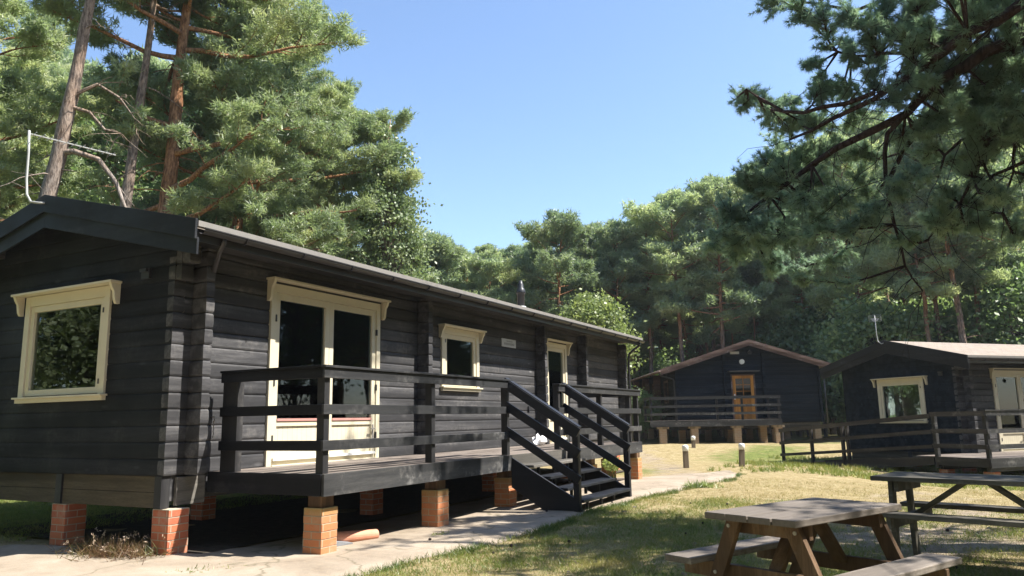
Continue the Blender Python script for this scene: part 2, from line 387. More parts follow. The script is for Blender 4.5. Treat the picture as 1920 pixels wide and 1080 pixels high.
# ------------------------------------------------------------------ log cabins (local frame: front corner of the gable at the origin, x along the length, y along the gable)
HC = .179
PROF = [(0, -.024), (.006, -.009), (.024, -.0025), (.09, 0), (.155, -.0025), (.173, -.009), (.179, -.024)]
Ts = lambda u, w, z: (u, -w, z)
Tg = lambda u, w, z: (-w, u, z)
def wprof(z, z0):
    t = (z-z0) % HC
    for (a, wa), (b, wb) in zip(PROF, PROF[1:]):
        if a <= t <= b+1e-9: return wa+(wb-wa)*(t-a)/(b-a)
    return 0
def siding(mb, T, z0, z1, ua, ub, openings=(), amp=1.0):
    """log siding; ua(z), ub(z) give the ends; openings (u0,u1,z0,z1) are left out"""
    zs = set()
    k = 0
    while z0+k*HC < z1:
        for t, _ in PROF[:-1]: zs.add(round(z0+k*HC+t, 5))
        k += 1
    for o_ in openings: zs.add(round(o_[2], 5)); zs.add(round(o_[3], 5))
    zs.add(round(z1, 5)); zs = sorted(z for z in zs if z0-1e-6 <= z <= z1+1e-6)
    for za, zb in zip(zs, zs[1:]):
        if zb-za < 1e-4: continue
        zm = (za+zb)/2
        cuts = sorted([(o_[0], o_[1]) for o_ in openings if o_[2] < zm < o_[3]])
        segs = []; cur = None
        for c0, c1 in cuts: segs.append((cur, c0)); cur = c1
        segs.append((cur, None))
        wa, wb = wprof(za, z0)*amp, wprof(zb-1e-6, z0)*amp
        for s0, s1 in segs:
            A0 = ua(za) if s0 is None else s0; A1 = ub(za) if s1 is None else s1
            B0 = ua(zb) if s0 is None else s0; B1 = ub(zb) if s1 is None else s1
            if A1-A0 < .001 and B1-B0 < .001: continue
            b = len(mb.v); mb.v += [T(A0, wa, za), T(A1, wa, za), T(B1, wb, zb), T(B0, wb, zb)]; mb.f.append((b, b+1, b+2, b+3))
def logstack(mb, x0, x1, y0, y1, z0, z1, amp=1.0):
    zs = []; k = 0
    while z0+k*HC < z1-.02:
        j = random.uniform(-.004, .004); jx = random.uniform(-.003, .003)
        zs += [(z0+k*HC+t+(.0005 if t == 0 else 0)-(.0005 if t > .178 else 0), w*amp, j, jx) for t, w in PROF]; k += 1
    zs = [q for q in zs if q[0] <= z1]
    b = len(mb.v)
    for z, w, j, jx in zs:
        w -= .001
        mb.v += [(x0-w+jx, y0-w+j, z), (x1+w+jx, y0-w+j, z), (x1+w, y1+w, z), (x0-w, y1+w, z)]
    for i in range(len(zs)-1):
        for k in range(4): mb.f.append((b+4*i+k, b+4*i+(k+1) % 4, b+4*i+4+(k+1) % 4, b+4*i+4+k))
    n = len(zs); mb.f.append((b+3, b+2, b+1, b)); mb.f.append((b+4*n-4, b+4*n-3, b+4*n-2, b+4*n-1))
def orient(mb, T):
    q = MB(); q.v = mb.v; q.f = mb.f; return q
def cornice(mb, T, u0, u1, ztop, drop=.23, out=.13, thick=.028):
    mb.box(u0-.02, u1+.02, .0, out+.02, ztop-thick, ztop, T)
    for a, b in ((u0, u0+.045), (u1-.045, u1)):
        poly = [(0.0, ztop-thick-.001), (out, ztop-thick-.001), (out*.86, ztop-thick-.05), (out*.62, ztop-thick-.10), (out*.5, ztop-drop+.04), (out*.33, ztop-drop), (0.0, ztop-drop)]
        mb.prism(poly, a, b, lambda p, q, h: T(h, p, q))
def frame_ring(mb, T, u0, u1, z0, z1, b, w0, w1, bb=None):
    bb = b if bb is None else bb
    mb.box(u0, u0+b, w0, w1, z0, z1, T); mb.box(u1-b, u1, w0, w1, z0, z1, T)
    mb.box(u0+b, u1-b, w0, w1-.001, z0, z0+bb, T); mb.box(u0+b, u1-b, w0, w1-.001, z1-b, z1, T)
def window(par, T, u0, u1, z0, z1, cas=.10, head=.15, c0=None, c1=None, sill=True, name='window', curtain=None, cdrop=.23):
    """z0..z1, u0..u1: outside of the casing"""
    g = MB()
    g.box(u0, u0+cas, -.06, .030, z0, z1, T); g.box(u1-cas, u1, -.06, .030, z0, z1, T)
    g.box(u0+cas, u1-cas, -.06, .028, z1-head*.75, z1, T)
    if not sill: g.box(u0+cas, u1-cas, -.06, .028, z0, z0+.05, T)
    root = g.build(name, M['cream'], par, bevel=.003)
    s = MB(); a0, a1 = u0+cas+.003, u1-cas-.003; b0, b1 = z0+.012, z1-head*.75-.003
    frame_ring(s, T, a0, a1, b0, b1, .075, -.055, .012)
    s.build('sash', M['cream'], root, bevel=.004)
    gl = MB(); gl.box(a0+.07, a1-.07, -.030, -.022, b0+.07, b1-.07, T); gl.build('glass', M['glass'], root)
    c = MB(); cornice(c, T, u0-.07 if c0 is None else c0, u1+.07 if c1 is None else c1, z1+.035, cdrop); c.build('cornice', M['cream'], root, bevel=.003)
    if sill:
        s = MB(); s.box(u0-.035, u1+.035, -.04, .085, z0-.022, z0, T); s.box(u0-.015, u1+.015, .0, .055, z0-.072, z0-.0225, T); s.build('sill', M['cream'], root, bevel=.003)
    hm = MB()
    for zz in (b0+.12*(b1-b0), b1-.14*(b1-b0)): hm.box(u0+cas-.012, u0+cas+.010, .012, .036, zz-.03, zz+.03, T)
    hm.build('hinge', M['pipe_black'], root)
    if curtain:
        cu = MB(); n = 40; ca, cb = curtain
        for k in range(n):
            ua_, ub_ = ca+(cb-ca)*k/n, ca+(cb-ca)*(k+1)/n
            wa_, wb_ = -.16+.025*math.sin(k*1.1), -.16+.025*math.sin((k+1)*1.1)
            b = len(cu.v); cu.v += [T(ua_, wa_, z0), T(ub_, wb_, z0), T(ub_, wb_, z1), T(ua_, wa_, z1)]; cu.f.append((b, b+1, b+2, b+3))
        cu.build('curtain', M['curtain'], root, smooth=True)
    return root
def leaf(par, T, u0, u1, z0, z1, zg, st=.085, hinge_side=-1, flat=False):
    d = MB(); d.box(u0, u0+st, -.055, .010, z0, z1, T); d.box(u1-st, u1, -.055, .010, z0, z1, T)
    d.box(u0+st, u1-st, -.055, .009, z1-st, z1, T); d.box(u0+st, u1-st, -.055, .009, z0, z0+.09, T); d.box(u0+st, u1-st, -.055, .009, zg-.10, zg-.035, T)
    root = d.build('door_leaf', M['cream'], par, bevel=.004)
    g = MB(); g.box(u0+st-.004, u1-st+.004, -.030, -.022, zg-.004, z1-st+.004, T); g.build('glass', M['glass'], root)
    p = MB(); p.box(u0+st-.004, u1-st+.004, -.045, -.012, z0+.085, zg-.095, T); p.build('panel', M['cream_bead'], root)
    hd = MB(); hu = u1-.045 if hinge_side < 0 else u0+.045; hd.box(hu-.016, hu+.016, .010, .018, zg-.32, zg-.10, T); hd.box(hu-.010, hu+.010, .018, .045, zg-.17, zg-.15, T); hd.box(hu-.09, hu+.010, .045, .058, zg-.172, zg-.150, T); hd.build('handle', M['metal'], root)
    r = MB(); r.box(u0+st, u1-st, -.02, .022, zg-.034, zg-.002, T); r.build('glazing_bar', M['pink'], root)
    w = MB(); w.box(u0+.02, u1-.02, .010, .045, z0+.05, z0+.085, T); w.build('drip_bar', M['white'], root)
    return root
def patio_door(par, T, u0, u1, z0, z1, zg, cas=.085, curtain=None):
    g = MB(); g.box(u0, u0+cas, -.06, .030, z0, z1, T); g.box(u1-cas, u1, -.06, .030, z0, z1, T); g.box(u0+cas, u1-cas, -.06, .028, z1-.11, z1, T)
    g.box(u0+cas, u1-cas, -.06, .05, z0, z0+.028, T)
    root = g.build('patio_door', M['cream'], par, bevel=.003)
    um = (u0+u1)/2
    leaf(root, T, u0+cas+.003, um-.002, z0+.03, z1-.113, zg); leaf(root, T, um+.002, u1-cas-.003, z0+.03, z1-.113, zg)
    c = MB(); cornice(c, T, u0-.06, u1+.09, z1+.06, .30); c.build('cornice', M['cream'], root, bevel=.003)
    for s_ in (0, 1):
        for zz in (z0+.35, z0+1.05, z1-.45):
            hm = MB(); uu = (u0+cas) if s_ == 0 else (u1-cas); hm.box(uu-.011, uu+.011, .010, .038, zz-.045, zz+.045, T); hm.build('hinge', M['pipe_black'], root)
    if curtain:
        for ca, cb in curtain:
            cu = MB(); n = 30
            for k in range(n):
                ua_, ub_ = ca+(cb-ca)*k/n, ca+(cb-ca)*(k+1)/n
                wa_, wb_ = -.2+.03*math.sin(k*1.2), -.2+.03*math.sin((k+1)*1.2)
                b = len(cu.v); cu.v += [T(ua_, wa_, z0), T(ub_, wb_, z0), T(ub_, wb_, z1), T(ua_, wa_, z1)]; cu.f.append((b, b+1, b+2, b+3))
            cu.build('curtain', M['curtain'], root, smooth=True)
    return root
def pier(par, x0, x1, y0, y1, z0, z1, mat='brick', tag_=True):
    """brick pier with its own origin at its foot so that the courses run from the ground"""
    mb = MB(); a, b = (x1-x0)/2, (y1-y0)/2; h = z1-z0
    n = max(2, round(h/.075)); ch = h/n
    for k in range(n):
        e = random.uniform(-.004, .004); f = random.uniform(-.004, .004)
        e *= .6; f *= .6; mb.box(-a+e, a+e, -b+f, b+f, k*ch+.0025, (k+1)*ch-.0025)
        mb.box(-a+.006, a-.006, -b+.006, b-.006, k*ch-.0024 if k else 0, k*ch+.0024)
    mb.box(-a+.006, a-.006, -b+.006, b-.006, h-.0024, h)
    o_ = mb.build('brick_pier', M[mat], par); o_.location = ((x0+x1)/2, (y0+y1)/2, z0)
    return o_
SL = .25
def cabin(loc, rz, label, L=14.35, W=4.2, AY=2.1, ztg=0.0, small_parts=True, name='log_cabin', gw='black_y', lw='black_x'):
    root = empty(name, loc, rz, label, 'cabin', 'matching black log cabins' )
    Z0 = .82; ZE = 3.36; ZA = 4.185
    under = lambda y: ZA-.10-SL*abs(y-AY)         # underside of the roof
    # gable wall
    g = MB(); op = [(1.12, 2.73, 1.75, 2.98)]
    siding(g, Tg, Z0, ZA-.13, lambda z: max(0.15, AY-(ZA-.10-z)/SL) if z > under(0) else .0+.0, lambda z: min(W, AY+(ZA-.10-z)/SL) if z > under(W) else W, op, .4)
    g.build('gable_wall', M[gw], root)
    c = MB(); logstack(c, -.004, .152, -.012, .10, Z0, 3.30); logstack(c, -.003, .151, -.11, -.013, Z0+12*HC, 3.31); logstack(c, -.002, .150, -.24, -.112, Z0+13*HC, 3.36); c.build('corner_logs', M[lw], root)
    # long wall
    doors = [(1.50, 3.63, Z0+.0, 3.08), (5.50, 6.62, 1.98, 2.90), (9.64, 10.68, Z0, 3.03)]
    s = MB(); siding(s, Ts, Z0, 3.42, lambda z: .153, lambda z: L, doors); s.build('long_wall', M[lw], root)
    b = MB(); siding(b, lambda u, w, z: (u, W+w, z), Z0, 3.4, lambda z: 0, lambda z: L, ()); b.build('rear_wall', M['black_x'], root)
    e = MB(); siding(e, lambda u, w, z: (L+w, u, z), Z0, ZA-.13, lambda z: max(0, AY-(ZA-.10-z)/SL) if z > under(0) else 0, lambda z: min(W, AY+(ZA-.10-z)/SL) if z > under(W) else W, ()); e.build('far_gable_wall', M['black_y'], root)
    for x in (.25, 4.71, 9.14, 11.44, 14.25):
        k = MB(); logstack(k, x, x+.12, -.23, .0, Z0, 3.36, 1.15); k.build('cross_wall_logs', M[lw], root)
    # rooms seen through the glass
    r = MB(); r.box(.1, L-.1, .08, W-.1, Z0+.001, Z0+.02); r.box(.05, L-.05, W-.09, W-.07, Z0+.021, 3.4)
    for x in (4.75, 9.2): r.box(x, x+.06, .08, W-.11, Z0+.021, 3.38)
    r.box(.05, L-.05, .03, W-.03, 3.42, 3.44); r.build('room', M['interior'], root)
    if small_parts:
        st = MB(); st.lathe([(.02, 1.08), (.22, 1.10), (.26, 1.25), (.24, 1.50), (.15, 1.60), (.02, 1.61)], (2.02, 1.25)); st.build('armchair_back', M['leather'], root, smooth=True)
    # roof
    rf = MB()
    for a, bb in ((AY, -.60), (AY, W+.60)):
        za, zb = ZA, ZA-SL*abs(bb-AY)
        P = []
        for dz in (-.075, 0):
            P += [(-.245, a, za+dz), (L+.30, a, za+dz), (L+.30, bb, zb+dz), (-.245, bb, zb+dz)]
        rf.quadhull(P)
    roof = rf.build('roof', M['roof'], root)
    ze = ZA-SL*(AY+.6)
    ed = MB(); ed.box(-.22, L+.30, -.612, -.601, ze-.05, ze+.012); ed.build('drip_edge', M['gutter_light'], roof)
    fa = MB(); fa.box(-.2, L+.25, -.56, -.535, ze-.20, ze-.078); fa.build('fascia', M['gutter'], roof)
    so = MB(); so.box(-.2, L+.2, -.534, .02, ze-.11, ze-.09); so.build('soffit', M['black_x'], roof)
    gu = MB(); n = 9; gy, gz, gr = -.618, ze-.078, .052
    for k in range(n):
        a0, a1 = math.pi+math.pi*k/n, math.pi+math.pi*(k+1)/n
        q = [(gy+gr*math.cos(a), gz+gr*math.sin(a)) for a in (a0, a1)]
        b_ = len(gu.v); gu.v += [(-.18, *q[0]), (L+.34, *q[0]), (L+.34, *q[1]), (-.18, *q[1])]; gu.f.append((b_, b_+1, b_+2, b_+3))
    gu.box(-.18, L+.34, gy-gr-.006, gy-gr+.004, gz, gz+.012)
    gut = gu.build('gutter', M['gutter'], roof)
    br = MB()
    x = .4
    while x < L:
        for k in range(6):
            a0, a1 = math.pi+math.pi*k/6, math.pi+math.pi*(k+1)/6
            br.bar((x, gy+(gr+.004)*math.cos(a0), gz+(gr+.004)*math.sin(a0)), (x, gy+(gr+.004)*math.cos(a1), gz+(gr+.004)*math.sin(a1)), .03, .008, (1, 0, 0))
        x += .92
    br.build('gutter_bracket', M['pipe_black'], gut)
    # bargeboards on the near gable, two laps a side
    for sgn, yend in ((-1, -.665), (1, W+.665)):
        for k, (o0, o1, x0, x1) in enumerate(((.015, -.205, -.305, -.275), (-.185, -.40, -.275, -.246))):
            b_ = MB(); zt = lambda y: ZA+.01-SL*abs(y-AY)
            P = [(x0, AY, zt(AY)+o1), (x1, AY, zt(AY)+o1), (x1, yend, zt(yend)+o1+(.03 if k else 0)), (x0, yend, zt(yend)+o1+(.03 if k else 0)), (x0, AY, zt(AY)+o0), (x1, AY, zt(AY)+o0), (x1, yend, zt(yend)+o0), (x0, yend, zt(yend)+o0)]
            b_.quadhull(P).build('bargeboard', M['barge'], root, bevel=.003)
    for y in (.75, AY, W-.75): zz = under(y)-.02; MB().box(-.243, .02, y-.05, y+.05, zz-.13, zz).build('purlin', M['black_x'], root)
    fb = MB(); fb.box(-.243, .0, -.5, .2, 3.30, 3.36)
    # windows and doors
    window(root, Tg, 1.08, 2.77, 1.735, 3.01, .10, .17, .93, 2.89, curtain=(2.32, 2.66), cdrop=.27)
    patio_door(root, Ts, 1.44, 3.69, Z0, 3.15, 1.425, curtain=[(3.05, 3.58)])
    window(root, Ts, 5.42, 6.69, 1.945, 2.98, .10, .15)
    d2 = MB(); a, b_ = 9.58, 10.74; d2.box(a, a+.1, -.06, .03, Z0, 3.06, Ts); d2.box(b_-.1, b_, -.06, .03, Z0, 3.06, Ts); d2.box(a+.1, b_-.1, -.06, .028, 2.96, 3.06, Ts); d2.box(a+.1, b_-.1, -.06, .05, Z0, Z0+.028, Ts)
    d2 = d2.build('back_door', M['cream'], root, bevel=.003)
    leaf(d2, Ts, a+.103, b_-.103, Z0+.03, 2.957, 1.425)
    bl = MB(); bl.box(a+.13, b_-.13, -.062, -.052, 1.3, 2.95, Ts); bl.build('door_reflection_panel', M['green_reflect'], d2)  # green panel behind the pane stands in for the reflection in its glass
    c = MB(); cornice(c, Ts, a-.06, b_+.09, 3.12, .30); c.build('cornice', M['cream'], d2, bevel=.003)
    # underfloor skirt, posts and piers
    sk = MB()
    for z0, z1 in ((.648, .818), (.482, .644)): sk.box(.03, .07, .14, W-.1, z0, z1)
    sk.build('underfloor_boards', M['timber'], root, bevel=.003)
    sk = MB(); sk.box(.17, .55, -.012, .03, .50, .80); sk.build('end_board', M['greyboard'], root, bevel=.003)
    for q_ in ((.0, .11, .02, .13), (.005, .085, 1.78, 1.89)): MB().box(*q_, .48, .819).build('underfloor_post', M['black_z'], root)
    sb = MB(); sb.box(.08, L-.1, .04, .12, .55, .815); sb.box(.08, L-.1, W-.12, W-.04, .55, .815); sb.box(.5, L-.5, W/2-.05, W/2+.05, .55, .815); sb.build('floor_beam', M['black_x'], root)
    for y in (-.10, 1.68, W-.2): pier(root, .02, .28, y, y+.26, ztg, .475)
    for x in (3.6, 7.2, 10.8, 13.9):
        pier(root, x, x+.24, .0, .24, ztg, .545); pier(root, x, x+.24, W-.25, W-.01, ztg, .545)
    for x in (2.2, 6): pier(root, x, x+.24, 1.95, 2.19, ztg, .545)
    v = MB(); v.box(.395, .535, .0, .035, 1.668+1.355, 1.79+1.355, Tg); v.box(.41, .52, .035, .07, 3.10, 3.135, Tg); v.build('wall_vent', M['pipe_black'], root)
    v = MB(); v.box(8.71, 8.80, .0, .03, 1.54, 1.63, Ts); v.build('wall_vent', M['pipe_black'], root)
    if small_parts:
        pl = MB(); pl.box(7.60, 8.20, .002, .018, 2.80, 2.965, Ts); pl = pl.build('name_plate', M['sign'], root, bevel=.004)
        tx = MB()
        rr = random.Random(3)
        u = 7.68
        for (za, zb, us, ue) in ((2.905, 2.93, 7.80, 8.02), (2.84, 2.885, 7.69, 8.11)):
            u = us
            while u < ue:
                w_ = rr.uniform(.012, .026); tx.box(u, u+w_, .0185, .0205, za, zb, Ts); u += w_+.014
        tx.build('worn_lettering', M['grey_text'], pl)
        h = MB(); h.tube([(.60, -.005, 1.45), (.60, -.05, 1.45), (.60, -.06, 1.41), (.60, -.035, 1.39)], .008, 6); h.tube([(.60+.006*math.sin(i*2.1), -.045, 1.39-i*.02) for i in range(10)], .006, 5); h.build('hook_and_chain', M['metal'], root)
        fl = MB(); cx, cy = 16.77-5.66, 8.6-7.26
        fl.lathe([(.092, ZA-SL*abs(cy-AY)-.02), (.092, 4.46), (.12, 4.46), (.125, 4.49), (.105, 4.58), (.075, 4.62), (.075, 4.70), (.055, 4.73), (.04, 4.80)], (cx, cy), 16)
        fl = fl.build('flue', M['flue'], root, smooth=True)
        co_ = MB(); co_.lathe([(.15, ZA-SL*abs(cy-AY)-.03), (.13, 4.14), (.093, 4.15)], (cx, cy), 16); co_.build('flue_collar', M['galv'], fl, smooth=True)
        dp = MB(); dp.tube([(.14, -.60, ze-.10), (.14, -.60, ze-.16), (.20, -.46, ze-.24), (.30, -.30, ze-.34), (.39, -.14, ze-.46), (.41, -.06, ze-.56), (.41, -.05, 2.4), (.41, -.05, .86)], .030, 10); 
        dp.build('downpipe', M['pipe_black'], root, smooth=True)
    dp = MB(); dp.tube([(L+.05, -.60, ze-.10), (L+.05, -.60, ze-.20), (L+.05, -.45, ze-.30), (L+.05, -.30, ze-.42), (L+.05, -.265, ze-.55), (L+.05, -.262, 2.4), (L+.05, -.262, .3)], .034, 10); dp.build('downpipe', M['pipe_black'], root, smooth=True)
    return root
cab1 = cabin((5.66, 7.26, 0), 0, 'nearest black log cabin, long side with cream patio door, standing on brick piers')
# television aerial standing on the near gable
def aerial(par, base, pole, boom, refl):
    a = MB(); a.tube(pole, .015, 8); a = a.build('aerial', M['galv'], par, smooth=True)
    b = MB(); p, q = Vector(boom[0]), Vector(boom[1]); b.tube([p, q], .0085, 6)
    d = (q-p); sd = Vector((-d.y, d.x, 0)).normalized()
    n = 11
    for i in range(n):
        c = p+d*((i+.5)/n); l = .12-.004*i; b.tube([c-sd*l, c+sd*l], .0045, 4)
    if refl:
        for k in range(5): c = p+Vector((0, 0, .05*(k-2))); b.tube([c-sd*.17, c+sd*.17], .0045, 4)
        for s_ in (-1, 1): b.tube([p+sd*(.17*s_)-Vector((0, 0, .1)), p+sd*(.17*s_)+Vector((0, 0, .1))], .0045, 4)
    b.build('aerial_rods', M['galv'], a)
aerial(cab1, None, [(-.30, 2.08, 4.10), (-.34, 2.14, 4.10), (-.36, 2.28, 4.13), (-.36, 2.38, 4.24), (-.36, 2.42, 4.45), (-.36, 2.43, 4.8), (-.36, 2.46, 5.10)], [(-.36, 2.46, 5.06), (.70, 2.26, 5.06)], False)

# ------------------------------------------------------------------ deck and steps of the near cabin
def railrun(par, mk, p, q, ztop, zf, posts, out=(0, -1), post_in=True, cap=True, mat='rail'):
    pass
dk = empty('raised_deck', (6.24, 5.54, 0), 0, 'black stained raised deck with three-rail balustrade along the front of the near cabin', 'deck')
DX, DY = 6.24, 5.54
def D(x, y, z): return (x-DX, y-DY, z)
ZD = .835; XE = 16.52
mb = MB(); nb_ = 14; wdt = (7.235-5.56)/nb_
for k in range(nb_):
    y0 = 5.56+k*wdt; x = 6.255
    mb.box(x-DX, XE-.015-DX, y0-DY+.003, y0+wdt-DY-.004, ZD-.028, ZD+random.uniform(-.0015, .0015))
mb.build('deck_boards', M['deck'], dk)
for a, b in ((6.24, 10.40), (12.52, XE)): MB().box(a-DX, b-DX, -.012, .025, .605, ZD-.002).build('front_fascia', M['rail'], dk, bevel=.003)
mb = MB(); mb.box(10.40-DX, 12.52-DX, .0, .035, .63, ZD-.003); mb.build('step_fascia', M['greyboard'], dk, bevel=.003)
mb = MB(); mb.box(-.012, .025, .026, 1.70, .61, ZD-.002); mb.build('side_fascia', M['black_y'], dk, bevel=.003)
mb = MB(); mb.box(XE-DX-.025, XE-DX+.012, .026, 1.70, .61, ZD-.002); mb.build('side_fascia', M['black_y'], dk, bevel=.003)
mb = MB()
for y in (.10, .85, 1.55): mb.box(.03, XE-DX-.03, y, y+.07, .60, ZD-.03)
mb.build('joists', M['black_x'], dk)
def post(par, x, y, z0=ZD, z1=1.945, s=.09, mat='black_z', ty=None, nm='post'):
    ty = ty or s
    mb = MB(); mb.box(-s/2, s/2, -ty/2, ty/2, z0, z1); o_ = mb.build(nm, M[mat], par, bevel=.004); o_.location = (x, y, 0); return o_
PY = .075
for x in (6.30, 8.32, 10.35, 12.24, 14.25, 15.93, 16.44): post(dk, x-DX, PY, s=.085, ty=.10)
post(dk, .06, 1.42, s=.09, ty=.24)
def rails_x(par, x0, x1, y, zs=((1.83, 1.937), (1.446, 1.552), (1.07, 1.176)), cap=1.966):
    for a, b in zs:
        mb = MB(); mb.box(-(x1-x0)/2, (x1-x0)/2, -.0, .030, a, b); o_ = mb.build('rail', M['rail'], par, bevel=.004); o_.location = ((x0+x1)/2, y, 0)
    if cap:
        mb = MB(); mb.box(-(x1-x0)/2-.01, (x1-x0)/2, -.02, .115, cap-.027, cap); o_ = mb.build('rail_cap', M['rail'], par, bevel=.004); o_.location = ((x0+x1)/2, y, 0)
rails_x(dk, -.025, 10.44-DX, -.008); rails_x(dk, 12.16-DX, XE+.04-DX, -.008)
def rails_y(par, y0, y1, x, zs=((1.83, 1.937), (1.446, 1.552), (1.07, 1.176)), cap=1.966, side=-1):
    for a, b in zs:
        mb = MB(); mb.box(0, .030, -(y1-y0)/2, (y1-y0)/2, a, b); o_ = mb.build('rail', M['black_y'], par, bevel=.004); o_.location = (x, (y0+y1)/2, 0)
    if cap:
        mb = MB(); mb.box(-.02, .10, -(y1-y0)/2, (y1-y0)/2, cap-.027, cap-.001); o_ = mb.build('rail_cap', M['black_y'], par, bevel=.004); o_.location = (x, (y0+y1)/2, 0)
rails_y(dk, .024, 1.54, -.022); rails_y(dk, .024, 1.70, XE-DX+.0)
for x0, x1, y, mt in ((6.345, 6.59, 5.64, 'brick_worn'), (8.50, 8.76, 5.62, 'brick_worn'), (10.62, 10.88, 5.72, 'brick_worn'), (14.0, 14.24, 5.70, 'brick_worn'), (16.1, 16.34, 6.1, 'brick_worn'), (16.56, 16.82, 5.66, 'brick_worn')):
    zt = .475
    pier(dk, x0-DX, x1-DX, y-DY, y+.25-DY, 0, zt, mt)
    mb = MB(); mb.box(x0+.03-DX, x1-.03-DX, y+.03-DY, y+.22-DY, zt, .604); mb.build('packing_block', M['table_leg'], dk)

stp = empty('wooden_steps', (10.4, 4.45, .05), 0, 'black open-riser wooden steps with handrails leading up to the near deck', 'steps')
S0 = (10.4, 4.45, .05)
def S(x, y, z): return (x-S0[0], y-S0[1], z-S0[2])
for x in (10.37, 12.47):
    mb = MB(); P = [(5.535, .80), (5.535, .36), (5.02, .05), (4.42, .05), (4.42, .10+.08)]
    mb.prism(P, x, x+.045, lambda p, q, h: S(h, p, q)); mb.build('stringer', M['new_black'], stp, bevel=.004)
for k, (y, z) in enumerate(((5.24, .685), (4.97, .525), (4.70, .365), (4.45, .205))):
    mb = MB(); mb.box(-1.02, 1.02, -.14, .14, -.042, 0); o_ = mb.build('tread', M['greyboard' if k == 0 else 'new_black'], stp, bevel=.006); o_.location = S(11.443, y+.08, z)
    for x in (10.75, 11.3, 11.85): MB().box(x-S0[0], x+.045-S0[0], y+.02-S0[1], y+.055-S0[1], (z-.16 if z > .25 else .055)-S0[2], z-.042-S0[2]).build('tread_bearer', M['black_z'], stp)
for x in (10.36, 12.50):
    post(stp, x+.02-S0[0], 4.47-S0[1], 0, 1.25-S0[2], .09, 'new_black', nm='newel_post')
    xo = x+.02-.0
    for (za, zb, w_, h_, nm) in ((1.955, 1.265, .115, .030, 'handrail'), (1.875, 1.185, .035, .135, 'side_rail'), (1.55, .89, .035, .125, 'side_rail'), (1.18, .52, .035, .12, 'side_rail')):
        mb = MB(); off = -.062 if nm == 'side_rail' else -.01
        mb.bar(S(xo+off, 5.60, za+.03), S(xo+off, 4.40, zb-.035), w_, h_); mb.build(nm, M['new_black'], stp, bevel=.004)

